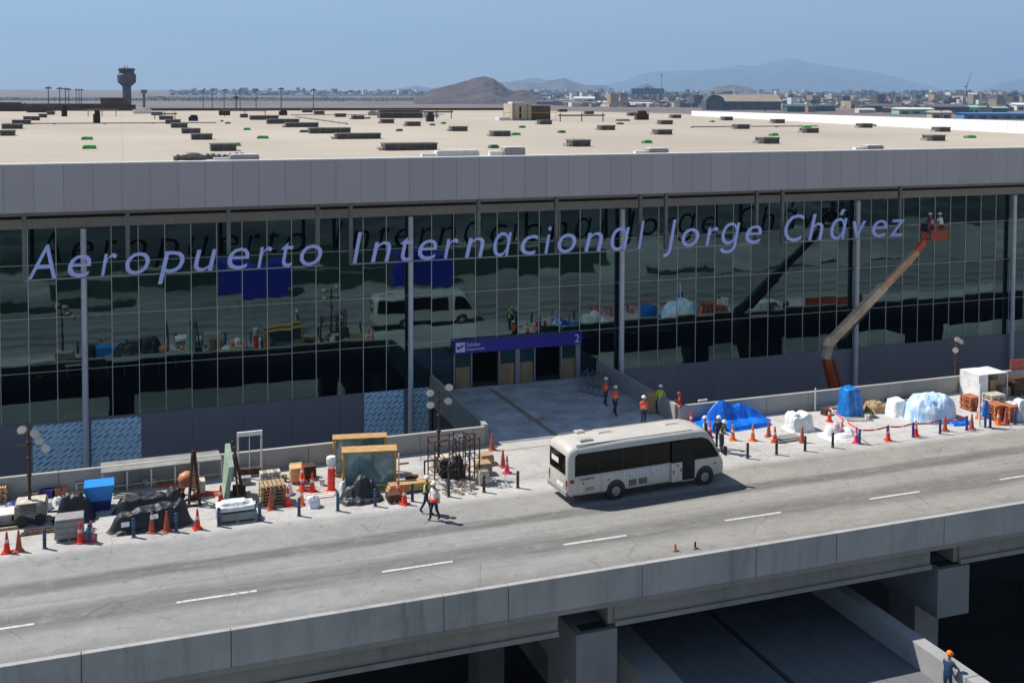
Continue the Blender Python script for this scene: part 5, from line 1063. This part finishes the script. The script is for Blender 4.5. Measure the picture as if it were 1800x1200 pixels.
# dark A-frame posts
t = thing('a_frame_rack', 'tall rusty A-frame rack standing by the orange mixer', 'rack', G(341, 884)); h = H_of(341, 783, G(341, 884).y)
mb = MB()
for x, y in ((-.25, -.3), (.25, -.25), (-.2, .35), (.25, .4)): mb = MB(); mb.bar((x, y, 0), (x*.15, y*.2, h*.92), .10, .10, 'rust'); part('leg', mb, t)
mb = MB(); mb.cyl((0, 0, h*.85), (0, 0, h), .06, .03, 'rust', 8)
for z in (.25, .5, .7): mb.box(-.22*(1-z*.7), .22*(1-z*.7), -.28*(1-z*.6), .28*(1-z*.6), h*z, h*z+.06, 'rust')
part('crosspieces', mb, t); mb = MB(); mb.box(-.35, .35, -.45, -.38, 0, .1, 'rust'); part('foot', mb, t); mb = MB(); mb.box(-.35, .35, .38, .5, 0, .1, 'rust'); part('foot', mb, t)
c = G(330, 872); t = thing('concrete_mixer', 'orange concrete mixer drum on a frame behind the rusty rack', 'mixer', c); mb = MB(); mb.lathe([(.18, -.42), (.34, -.3), (.40, 0), (.30, .28), (.2, .42)], 'mixer', 14)
vs = [Matrix.Rotation(radians(75), 3, 'Y') @ Vector(v_)+Vector((0, 0, .85)) for v_ in mb.v]; mb.v = [tuple(v_) for v_ in vs]; part('drum', mb, t, smooth=True)
for yy in (-.3, .3): mb = MB(); mb.bar((-.4, yy, 0), (0, yy, .8), .05, .05, 'mixer'); mb.bar((.4, yy, 0), (0, yy, .8), .05, .05, 'mixer'); part('frame', mb, t)
for y in (-.36, .36): mb = MB(); mb.cyl((-.3, y-.04, .18), (-.3, y+.04, .18), .18, .18, 'black', 12); part('wheel', mb, t)
mb = MB(); mb.box(.55, .8, -.3, .3, .2, .75, 'paleboard'); part('hopper', mb, t)
# leaning green boards
c = G(402, 882); h = H_of(402, 787, c.y+.6); t = thing('leaning_boards', 'pale green boards leaning on a dark steel rack', 'boards', c)
mb = MB()
for q in range(4): x = -.28+q*.06; mb.add([(x, -.2, 0), (x+.05, -.2, 0), (x+.05+.1, 1.7, 0), (x+.1, 1.7, 0), (x+.28, -.2, h*.72), (x+.33, -.2, h*.72), (x+.33, 1.7, h*.95), (x+.28, 1.7, h*.95)], [(0, 1, 5, 4), (1, 2, 6, 5), (2, 3, 7, 6), (3, 0, 4, 7), (0, 3, 2, 1), (4, 5, 6, 7)], 'seagreen')
part('board', mb, t); mb = MB(); mb.bar((.45, -.3, 0), (.22, -.3, h*.95), .1, .1, 'rust'); mb.bar((.75, .3, 0), (.3, .3, h*1.05), .1, .1, 'rust'); mb.bar((.75, 1.2, 0), (.3, 1.2, h*1.05), .1, .1, 'rust'); mb.bar((.7, -.2, .3), (.9, 1.3, .3), .08, .08, 'rust'); mb.box(.3, .8, -.3, 1.3, 0, .35, 'rust'); part('rack', mb, t)
# white goal frame
a = G(417, 838); b = G(461, 832); t = thing('portal_frame', 'tall white portal frame with deep top bar against the wall', 'frame', a); h = H_of(417, 760, a.y); w = b.x-a.x
mb = MB(); mb.box(0, w, -.06, .06, h-.22, h, 'white'); part('top_bar', mb, t)
for x in (0, w*.48, w-.09): mb = MB(); mb.box(x, x+(.09 if x != w*.48 else .03), -.04, .04, 0, h-.22, 'whitecloth'); part('leg', mb, t)
mb = MB(); mb.box(-.1, w+.1, -.3, .3, 0, .12, 'gengrey'); mb.box(.1, w-.1, -.2, .2, .12, .4, 'rust'); part('base', mb, t)
# wrapped slabs
t, w, h = box_on(381, 455, 918, 884, .9, 'bag', 'two layers of plastic wrapped stone slabs on a pallet', 'slab_stack', 'slab stack')
mb = MB(); mb.box(-w/2, w/2*.96, -.45, .45, .08, h*.48, 'lgrey'); mb.box(-w*.5, w*.42, -.4, .5, h*.56, h*.80, 'tarpwhite'); part('slabs', mb, t, bevel=.03); part('wrap', heap(w*.98, .95, h*.22, 'bag', 61, n=34, p=6, fold=.4, boxes=((-.1, 0, .8, .8, 1.0),)), t, smooth=True, loc=(-.05, .05, h*.76)); mb = MB()
for x in (-.8, 0, .8): mb.box(x-.06, x+.06, -.45, .45, 0, .08, 'wood')
part('skid', mb, t)
# timber pallets
crate(458, 505, 888, 853, .9, 'tan', 'brown timber pallet in front of the block stack', 'pallet', 'pallet', 4)
t, w, h = box_on(457, 495, 853, 832, .6, 'paleboard', 'stack of pale perforated blocks behind the brown pallet', 'block_stack', 'blocks'); mb = MB()
for i in range(6):
    for j in range(3): mb.box(-w/2+i*w/6+.01, -w/2+(i+1)*w/6-.01, -.25, .25, .05+j*h/3, .05+(j+1)*h/3-.02, 'paleboard' if (i+j) % 3 else 'lgrey')
part('blocks', mb, t, bevel=.012)
crate(511, 533, 850, 823, .7, 'wood', 'open yellow timber crate behind the red cones', slats=2); crate(533, 556, 843, 820, .6, 'rust', 'dark rusty steel box near the wall', 'steel_box', 'box', 1)
# traffic drum
t = thing('traffic_drum', 'tall red and white barrier drum with white top by the timber crates', 'barrier', G(583, 864)+Vector((0, .1, 0))); h = H_of(583, 803, G(583, 864).y); mb = MB(); mb.lathe([(.26, 0), (.26, .06), (.19, .08), (.17, h*.8)], 'red', 14); part('body', mb, t); mb = MB(); mb.lathe([(.23, h*.8), (.24, h*.95), (.2, h)], 'white', 14); part('cap', mb, t); mb = MB()
for z in (.35, .75): mb.lathe([(.19, h*z*.9), (.187, h*z*.9+.18)], 'pink' if z < .5 else 'refl', 14)
part('band', mb, t)
# glass crates
def glass_crate(x0, x1, yb, yt, dep, lab, shear=.0):
    a = G(x0, yb); b = G(x1, yb-5); ang = atan2(b.y-a.y, b.x-a.x); L = (b-a).length; h = H_of((x0+x1)/2, yt, (a.y+b.y)/2+dep*.2); t = thing('glass_crate', lab, 'glass crate', a, ang, 'timber crates of glass panes')
    mb = MB(); 
    for i in range(7): y = dep*i/7; mb.box(-.04, L+.04, y+.01, y+dep/7-.02, h-.06-.012*(i % 2), h, 'wood' if i % 3 else 'goldwood')
    part('lid', mb, t); mb = MB()
    for x in (0, L-.1):
        for y in (0, dep-.1): mb.box(x, x+.1, y, y+.1, 0, h-.08, 'goldwood')
    for y in (0, dep-.1): mb.box(0.1, L-.1, y, y+.1, 0, .12, 'goldwood')
    mb.box(-.02, .0, .05, dep-.05, h*.2, h*.28, 'goldwood'); mb.box(-.02, .0, .05, dep-.05, h*.7, h*.8, 'goldwood'); part('frame', mb, t)
    mb = MB(); 
    for q in range(5): mb.box(.12, L-.12, .12+q*.07, .16+q*.07, .12, h-.1, 'glassy')
    part('glass_panes', mb, t); mb = MB(); mb.box(L*.26, L*.26+.03, .07, .1, .12, h-.1, 'seagreen'); mb.box(L*.5, L*.5+.03, .07, .1, .12, h-.1, 'seagreen'); part('edge_protector', mb, t)
glass_crate(602, 697, 861, 791, .95, 'front timber topped crate of glass panes beside the black tarpaulin'); 
glass_crate(586, 679, 838, 768, .8, 'rear yellow timber glass crate standing behind the front one')
# planks
t = thing('plank_stack', 'low stack of yellow timber beams right of the glass crates', 'timber', G(682, 872)); L = G(765, 862).x-G(682, 872).x; mb = MB()
for i in range(3):
    for j in range(3): mb.box(0+.07*j, L-.1*i, .1+i*.22, .28+i*.22, .08+j*.13, .19+j*.13, 'goldwood' if (i+j) % 2 else 'wood')
part('beam', mb, t, bevel=.01); mb = MB(); mb.box(.3, .4, 0, .8, 0, .08, 'tan'); mb.box(L-.5, L-.4, 0, .8, 0, .08, 'tan'); part('bearer', mb, t)
crate(681, 706, 884, 870, .6, 'rust', 'small low dark timber crate carrying an orange cone', slats=2)
# scaffold frames
def scaffold(px, py, ptop, w, d, lab, rz=0, lean=0):
    c = G(px, py); h = H_of(px, ptop, c.y); t = thing('scaffold_frame', lab, 'scaffold', c, rz, 'rusty scaffold frames beside the light tower'); mb = MB()
    for x in (0, w):
        for y in (0, d): mb = MB(); mb.cyl((x, y, 0), (x+lean, y, h), .035, .035, 'rust', 6); part('post', mb, t)
    mb = MB()
    for z in (.25, .55, .85, .98):
        for y in (0, d): mb.cyl((lean*z, y, h*z), (w+lean*z, y, h*z), .025, .025, 'rust', 6)
        for x in (0, w): mb.cyl((x+lean*z, 0, h*z), (x+lean*z, d, h*z), .025, .025, 'rust', 6)
    mb.cyl((0, 0, h*.05), (w, 0, h*.5), .02, .02, 'rust', 6); mb.cyl((w, d, h*.3), (0, d, h*.9), .02, .02, 'rust', 6); part('ledgers', mb, t)
scaffold(764, 850, 776, 1.15, .9, 'left rusty scaffold frame around the light tower mast', .1); scaffold(806, 846, 768, .55, .9, 'narrow rusty scaffold frame in the middle of the group', .05, .05); scaffold(826, 850, 770, .5, .8, 'right rusty scaffold frame by the brown boxes', 0)
mb = MB(); mb.box(-.35, .35, -.02, .0, -.12, .12, 'white'); single('notice_board', mb, 'small white notice board fixed on the scaffold frames', 'notice', G(802, 769, Y=52.2)+Vector((0, -.05, 0)))
crate(846, 869, 818, 800, .7, 'tan', 'brown carton, farther of two right of the scaffold', 'carton', 'carton', 1); crate(838, 866, 836, 815, .7, 'tan', 'brown carton, nearer of two right of the scaffold', 'carton', 'carton', 1); crate(842, 860, 853, 828, .5, 'paleboard', 'pale timber block stack nearest the black bollards', 'block_stack', 'blocks', 2)
t = thing('tripod_barrier', 'small grey tripod barrier left of the scaffold', 'barrier', G(745, 833)); mb = MB(); mb.box(0, .8, -.03, .03, .62, .72, 'gengrey'); part('bar', mb, t); mb = MB(); mb.box(0, .07, -.04, .04, 0, .66, 'rust'); part('leg', mb, t); mb = MB(); mb.box(.72, .79, -.04, .04, 0, .66, 'rust'); part('leg', mb, t)
t = thing('tripod_barrier', 'small red and grey barrier between the glass crate and scaffold', 'barrier', G(700, 838)); mb = MB(); mb.box(0, .55, -.03, .03, .62, .70, 'faded'); part('bar', mb, t); mb = MB(); mb.box(0, .06, -.04, .04, 0, 1.2, 'refl'); part('leg', mb, t)
mb = MB(); rg = random.Random(3)
for q in range(110):
    c = G(rg.uniform(780, 835), rg.uniform(842, 872)); a = rg.uniform(0, pi); l = rg.uniform(.08, .35); mb.bar((c.x, c.y, .03), (c.x+l*cos(a), c.y+l*sin(a), .03+rg.uniform(0, .06)), .03, .03, rg.choice(['rust', 'gengrey', 'tan']))
tag(part('debris', mb), 'scatter of rusty offcuts and clamps below the scaffold', 'debris', kind='stuff')
for i, (px, py, kind, m, lab) in enumerate(((62, 876, 'bucket', 'tan', 'small tan bucket by the left mast'), (84, 872, 'box', 'skipdark', 'small navy tool box behind the white sack'), (105, 868, 'box', 'mixer', 'small orange tool box under the short trestle'), (128, 862, 'plank', 'wood', 'loose pale plank by the wall left of the skip'), (178, 862, 'bucket', 'tarpwhite', 'white bucket under the left end of the long trestle'), (224, 858, 'plank', 'tan', 'tan boards under the long trestle, left part'), (262, 852, 'box', 'paleboard', 'pale carton under the long trestle, middle part'), (300, 852, 'plank', 'mixer', 'orange tubes under the long trestle, right part'), (368, 868, 'plank', 'faded', 'reddish bars on the ground left of the green boards'), (430, 850, 'box', 'gengrey', 'grey box under the white portal frame'), (500, 846, 'bucket', 'hangarroof', 'olive bucket behind the block stack'), (520, 826, 'box', 'tan', 'small carton behind the open timber crate'), (560, 872, 'plank', 'refl', 'short white and red bar beside the white sack'), (566, 852, 'bucket', 'bag', 'white pail left of the barrier drum'), (724, 848, 'box', 'rust', 'small rusty tray behind the yellow beams'), (829, 858, 'bucket', 'paleboard', 'pale bucket below the scaffold frames'), (18, 902, 'bucket', 'bag', 'white pail beside the board stack at the left edge'), (70, 934, 'plank', 'rust', 'rusty bar on the ground behind the faded cone'), (232, 872, 'plank', 'lgrey', 'grey strips of board in front of the trestle legs'),
 (1300, 738, 'plank', 'tan', 'tan board edge beside the blue tarpaulin'), (1452, 728, 'box', 'rust', 'small dark box behind the red and white sacks'), (1500, 738, 'plank', 'paleboard', 'pale board lying before the blue wrapped stack'), (1528, 734, 'bucket', 'hivis_y', 'small yellow tray at the foot of the blue wrapped stack'), (1524, 738, 'bucket', 'white', 'white bottle beside the yellow tray'), (1660, 712, 'box', 'rust', 'dark box between dome and far generator'), (1736, 726, 'box', 'tan', 'small carton behind the blue sign stand'), (1750, 704, 'bucket', 'bag', 'white pail at the foot of the yellowish crate'), (1640, 700, 'plank', 'gengrey', 'grey tubes in front of the far generator'))):
    c = G(px, py); rg_ = random.Random(i); mb = MB()
    if kind == 'bucket': mb.lathe([(.11, 0), (.15, .3), (.16, .32), (.13, .32), (.12, .28)], m, 10); mb.box(-.15, .15, -.01, .01, .32, .335, 'blk')
    elif kind == 'box': mb.box(-.3, .3, -.2, .2, 0, .32, m); mb.box(-.31, .31, -.21, .21, .32, .36, m); mb.box(-.05, .05, -.22, -.2, .24, .34, 'blk')
    else:
        for q in range(4): mb.box(-.8+q*.05, .7+q*.06, -.3+q*.14, -.2+q*.14, .0+.03*(q % 2), .06+.03*(q % 2), m)
    single({'bucket': 'bucket', 'box': 'tool_box', 'plank': 'board_pile'}[kind], mb, lab, {'bucket': 'bucket', 'box': 'box', 'plank': 'boards'}[kind], c, rg_.uniform(-.5, .5))
# --- bridge: barriers and box
for i in range(5):
    px, py = 1022+i*10, 688+i*2.5; t = thing('crowd_barrier', 'grey steel crowd barrier parked at the bridge end, %s of five from the left' % ORD[i+1], 'barrier', G(px, py), .9, 'steel crowd barriers by the bridge wall'); mb = MB()
    mb.cyl((0, 0, .1), (0, 0, 1.1), .03, .03, 'steel', 6); mb.cyl((1.7, 0, .1), (1.7, 0, 1.1), .03, .03, 'steel', 6); mb.cyl((0, 0, 1.1), (1.7, 0, 1.1), .03, .03, 'steel', 6); mb.cyl((0, 0, .3), (1.7, 0, .3), .025, .025, 'steel', 6); part('frame', mb, t); mb = MB()
    for q in range(1, 9): mb.cyl((q*.19, 0, .3), (q*.19, 0, 1.1), .012, .012, 'steel', 5)
    part('bars', mb, t); 
    for fx in (0, 1.7): mb = MB(); mb.box(fx-.03, fx+.03, -.3, .3, 0, .06, 'steel'); part('foot', mb, t)
crate(1137, 1153, 727, 690, .6, 'tan', 'tall brown box beside the worker in jeans', 'carton', 'carton', 1)
t = thing('sign_post', 'thin white T-shaped post at the wall above the blue tarpaulin', 'post', G(1235, 735)); mb = MB(); h = H_of(1235, 702, G(1235, 735).y); mb.cyl((0, 0, 0), (0, 0, h), .04, .04, 'whitecloth', 8); part('post', mb, t); mb = MB(); mb.box(-.3, .3, -.05, .05, h-.1, h, 'white'); part('crossbar', mb, t)
t = thing('conduit_post', 'thin pale post rising against the right wall', 'post', G(1433, 722)); h = H_of(1433, 682, G(1433, 722).y); mb = MB(); mb.cyl((0, 0, 0), (0, 0, h), .045, .045, 'whitecloth', 8); part('pole', mb, t); mb = MB(); mb.box(-.12, .12, -.1, .1, 0, .05, 'gengrey'); part('foot', mb, t)
# --- right strip
tarp(1222, 1392, 757, 700, 3.0, 'tarpblue', 'huge crumpled blue tarpaulin heap behind the cones', 3, p=2.6, fold=.6, n=90, soft=.62, boxes=((-.2, .1, .50, .55, 1.0), (.2, .05, .52, .52, .84), (.45, .0, .5, .55, .6)))
tarp(1388, 1447, 760, 721, 1.5, 'bag', 'big white woven bulk bags right of the blue tarpaulin', 44, 'bulk bag', 'bulk_bag', p=6, fold=.35, n=44, soft=.3, boxes=((0, 0, .82, .85, .85), (-.4, .1, .35, .7, .95), (.4, -.05, .35, .7, .9)))
tarp(1386, 1406, 738, 722, .8, 'tarpwhite', 'small rolled white bag on top end of the blue tarpaulin', 46, 'sack', 'sack', n=18)
mb = MB(); c = G(1388, 776); mb.box(-.85, .85, -.35, .45, .02, .14, 'paleboard'); mb.box(-.75, .8, -.3, .4, .14, .2, 'lgrey'); single('slab', mb, 'low flat pale slab lying behind the black bollards', 'slab', c+Vector((0, .3, 0)), .05, bevel=.03)
tarp(1458, 1535, 776, 746, 2.0, 'tarpwhite', 'pile of white sacks inside the red tape', 51, 'sack pile', 'sack_pile', p=4, fold=.5, n=44, boxes=((-.4, .2, .45, .5, 1.0), (.4, .1, .4, .5, .75), (0, -.4, .6, .4, .55)))
tarp(1457, 1492, 770, 738, 1.0, 'refl', 'pile of pinkish red printed sacks behind the first black bollard by the tape', 53, 'sack pile', 'sack_pile', p=3, fold=.25)
t, w, h = box_on(1486, 1522, 733, 684, 1.2, 'wrapblue', 'tall stack shrink wrapped in bright blue plastic', 'wrapped_stack', 'wrapped stack'); part('wrap', heap(w*1.15, 1.5, h*1.0, 'wrapblue', 71, p=9, fold=.25, n=44, boxes=((0, 0, .93, .93, 1.0),)), t, smooth=True); part('side_flap', heap(w*.7, 1.0, h*.62, 'wrapblue', 74, p=6, fold=.3, n=30, boxes=((0, 0, .9, .85, 1.0),)), t, smooth=True, loc=(w*.62, .3, 0))
tarp(1530, 1572, 727, 703, 1.4, 'tan', 'brown pile of scrap timber right of the blue stack', 81, 'scrap pile', 'scrap_pile', fold=.5, p=3); 
tarp(1567, 1617, 733, 698, 1.5, 'tarpwhite', 'white sheeted pointed bale left of the ice blue dome', 84, 'bale', 'sheeted_bale', p=5, fold=.3, n=40, soft=.4, boxes=((-.1, 0, .7, .8, .9), (.5, 0, .4, .7, .6)))
tarp(1610, 1714, 744, 686, 2.6, 'iceblue', 'large dome of ice blue and white plastic sheeting', 88, 'tarpaulin', p=2.3, fold=.13, n=50)
tarp(1672, 1722, 748, 738, .8, 'tarpblue', 'flat folded blue sheet in front of the white dome', 91, 'sheet', 'folded_sheet', p=4, fold=.3, n=20)
tarp(1605, 1624, 713, 700, .6, 'wrapblue', 'small blue wrapped parcel between the bale and the dome', 93, 'parcel', 'parcel', n=16)
t, w, h = box_on(1713, 1779, 700, 650, 1.7, 'white', 'white gazebo tent with blue-white pointed top against the right wall', 'gazebo_tent', 'tent')
mb = MB(); mb.add([(-w/2, -.85, h*.86), (w/2, -.85, h*.86), (w/2, .85, h*.86), (-w/2, .85, h*.86), (0, 0, h*.96)], [(0, 1, 4), (1, 2, 4), (2, 3, 4), (3, 0, 4), (0, 3, 2, 1)], 'white'); part('canopy', mb, t); mb = MB(); mb.box(-w/2, -w/2+.04, -.85, .85, 0, h*.86, 'tarpwhite'); mb.box(-w/2+.04, w/2, .81, .85, 0, h*.86, 'tarpwhite'); mb.box(w/2-.04, w/2, -.2, .81, 0, h*.86, 'tarpwhite'); mb.box(-w/2, -w*.2, -.86, -.82, 0, h*.86, 'tarpwhite'); part('side_sheet', mb, t)
for x in (-w/2, w/2-.05):
    for y in (-.87, .83): mb = MB(); mb.box(x, x+.05, y, y+.05, 0, h*.86, 'white'); part('leg', mb, t)
for a in ((1738, 1760, 694, 668, .7, 'wood', 'tall yellowish crate standing at the tent mouth', 'crate', 'crate', 5), (1760, 1778, 697, 680, .6, 'hangarroof', 'olive brown crate right of the tall yellowish crate'), (1702, 1728, 722, 698, .9, 'mixer', 'stack of orange pallets behind the blue sign stand', 'pallet_stack', 'pallets', 6), (1745, 1775, 740, 712, 1.0, 'mixer', 'orange topped crates on the kerb line, left of two', 'crate', 'crate', 4), (1772, 1792, 742, 714, .9, 'mixer', 'orange brown crates on the kerb line, right of two', 'crate', 'crate', 4), (1738, 1772, 712, 694, .8, 'paleboard', 'pallet of pale mixed timber behind the orange topped crates', 'pallet_stack', 'pallets', 4), (1779, 1815, 696, 664, .8, 'rust', 'dark brown shelving with goods at the right edge', 'shelving', 'shelving', 4)): crate(*a)
tarp(1774, 1830, 738, 700, 1.3, 'bag', 'white wrapped bales at the right edge beside the orange crates', 97, 'bale', 'wrapped_bale', p=5, fold=.35, n=44, boxes=((-.5, 0, .42, .8, .9), (.35, .1, .5, .7, 1.0)))
mb = MB(); c = G(1778, 662, Y=56); t = single('mural_banner', mb.box(0, 6, 0, .05, 1.06, 1.75, 'faded'), 'dull red banner fixed on top of the wall at the right edge', 'banner', (G(1780, 680, Y=56).x, 56.2, 0))
t = thing('sign_stand', 'blue wrapped sign stand with pale pole beside the orange pallets', 'sign stand', G(1734, 752)+Vector((0, .1, 0))); h = H_of(1734, 706, G(1734, 752).y); mb = MB(); mb.cyl((0, 0, 0), (0, 0, h), .07, .07, 'bluer', 8); part('post', mb, t); mb = MB(); mb.prism_y([(-.28, h*.45), (-.1, h*.95), (.12, h), (.28, h*.75), (.22, h*.5), (.0, h*.35)], -.06, .06, 'wrapblue'); part('wrap', mb, t); mb = MB(); mb.cyl((-.15, .3, 0), (-.15, .3, h*1.6), .06, .06, 'white', 8); part('pale_pole', mb, t)
for i, (x0, x1, yb, m, lab) in enumerate(((1330, 1392, 726, 'lgrey', 'grey planks lying along the wall behind the bulk bags'), (1400, 1486, 722, 'paleboard', 'long pale planks along the right wall, left of the blue stack'), (1440, 1482, 714, 'dgreen', 'green netting bundle on the planks beside the blue stack'), (1560, 1640, 706, 'rust', 'dark red and brown pipes lying before the far light tower'))):
    a = G(x0, yb); b = G(x1, yb-4); mb = MB(); d = b-a
    for q in range(4): mb.bar(a-a+Vector((0, q*.16, .06+.05*(q % 3))), d+Vector((0, q*.13, .10+.05*(q % 2))), .14, .06, m if q % 2 else 'tan')
    single('plank_bundle', mb, lab, 'planks', a)
# debris on the carriageway edge near the parapet
for px, py, m, lab in ((1187, 968, 'red', 'tiny red marker stick poking above the near parapet'), (1222, 964, 'black', 'small dark object beside the near parapet on the carriageway')):
    c = G(px, py); mb = MB(); mb.cyl((0, 0, 0), (0, 0, .3), .05, .04, m, 8); mb.box(-.12, .12, -.08, .08, 0, .06, 'gengrey'); single('parapet_marker', mb, lab, 'marker', c)

# =====================================================================================
# BOOM LIFT
# =====================================================================================
YB = 62.0; P = lambda x, y: G(x, y, Y=YB)
J = P(1457, 603); K = P(1452, 632); tip = P(1612, 442); low = G(1490, 720, Y=YB)
t = thing('boom_lift', 'orange and cream articulated boom lift reaching up to the glass front', 'boom lift', (low.x+1.0, YB, ZG))
o0 = Vector(t.location); q = lambda v_: Vector(v_)-o0
mb = MB(); mb.box(-1.6, 1.6, -1.1, 1.1, .5, 1.2, 'boomred'); part('chassis', mb, t, bevel=.05); mb = MB(); mb.box(-1.3, 1.5, -.9, .9, 1.22, 2.3, 'boomred'); part('turret', mb, t, bevel=.08)
for x in (-1.2, 1.2):
    for y in (-1.2, 1.2): mb = MB(); mb.cyl((x, y-.2, .5), (x, y+.2, .5), .5, .5, 'black', 16); part('wheel', mb, t)
base = o0+Vector((0.6, 0, 2.0)); mid = low+Vector((0, 0, -1.5))
mb = MB(); mb.bar(q(base), q(K), .42, .5, 'boomred'); part('lower_arm', mb, t, bevel=.03); mb = MB(); mb.bar(q(base+Vector((.9, 0, 0))), q(K+Vector((.62, 0, -.1))), .2, .2, 'boomred'); part('parallel_link', mb, t)
mb = MB(); mb.bar(q(K+Vector((-.05, 0, 0))), q(J+Vector((.1, 0, .1))), .5, .5, 'boom'); mb.ell(q(J), .5, .36, .48, 'boom', 12, 8); part('elbow', mb, t, bevel=.08)
dv = (tip-J); m1 = J+dv*.62; mb = MB(); mb.bar(q(J+dv*.02), q(m1), .45, .58, 'boom'); part('main_boom', mb, t, bevel=.03); mb = MB(); mb.bar(q(m1-dv*.02), q(tip), .33, .42, 'boomdark'); part('inner_boom', mb, t, bevel=.02)
nv = Vector((dv.z, 0, -dv.x)).normalized(); mb = MB(); mb.bar(q(J+dv*.1+nv*.5), q(J+dv*.45+nv*.42), .16, .18, 'blk'); part('lift_cylinder', mb, t); mb = MB(); mb.bar(q(J+dv*.3+nv*.36), q(J+dv*.95+nv*.28), .12, .1, 'boomdark'); part('cable_track', mb, t)
mb = MB(); jt = P(1624, 425); mb.bar(q(tip-dv*.01), q(jt), .3, .4, 'boomred'); mb.bar(q(jt), q(P(1628, 398)), .18, .22, 'boomred'); part('jib', mb, t, bevel=.02)
bc = P(1645, 421); ba = P(1626, 421); bb = P(1664, 421); mb = MB(); x0, x1 = q(ba).x, q(bb).x; z = q(bc).z; y0, y1 = -.45, .45
mb.box(x0, x1, y0, y1, z, z+.07, 'basket')
for zz in (.4, .75, 1.1):
    for a, b in (((x0, y0), (x1, y0)), ((x1, y0), (x1, y1)), ((x1, y1), (x0, y1)), ((x0, y1), (x0, y0))): mb.bar((a[0], a[1], z+zz), (b[0], b[1], z+zz), .04, .04, 'basket')
for x in (x0, (x0+x1)/2, x1):
    for y in (y0, y1): mb.box(x-.02, x+.02, y-.02, y+.02, z, z+1.1, 'basket')
mb.box(x0+.1, x1-.3, y0-.03, y0-.005, z+.08, z+.7, 'basket'); part('basket', mb, t); mb = MB(); mb.box(x0-.1, x0+.15, -.3, .3, z+.6, z+1.15, 'blk'); part('control_box', mb, t)
person('person in white shirt working in the orange basket of the boom lift', (o0.x+lerp(x0, x1, .75), YB, o0.z+z+.08), radians(100), None, 'shirtwhite', 'navy', pose='work')
person('person in orange vest and white helmet at the control side of the boom lift basket', (o0.x+lerp(x0, x1, .35), YB+.1, o0.z+z+.08), radians(100), 'hivis_o', 'navy', 'navy', pose='work')

# =====================================================================================
# AIR
# =====================================================================================
hz = bpy.data.materials.new('haze_air'); hz.use_nodes = True; n = hz.node_tree
for x in list(n.nodes):
    if x.type != 'OUTPUT_MATERIAL': n.nodes.remove(x)
pv = n.nodes.new('ShaderNodeVolumePrincipled'); pv.inputs['Color'].default_value = (.42, .66, 1.0, 1); pv.inputs['Density'].default_value = 6e-5; pv.inputs['Anisotropy'].default_value = .1
out = [x for x in n.nodes if x.type == 'OUTPUT_MATERIAL'][0]; n.links.new(pv.outputs[0], out.inputs['Volume'])
MT['haze'] = hz
mb = MB(); mb.box(-R_-50, R_+50, -3050, R_+50, ZG-1.5, 2300, 'haze'); tag(part('haze', mb), 'pale blue haze filling the air over the airfield', 'haze', kind='stuff')
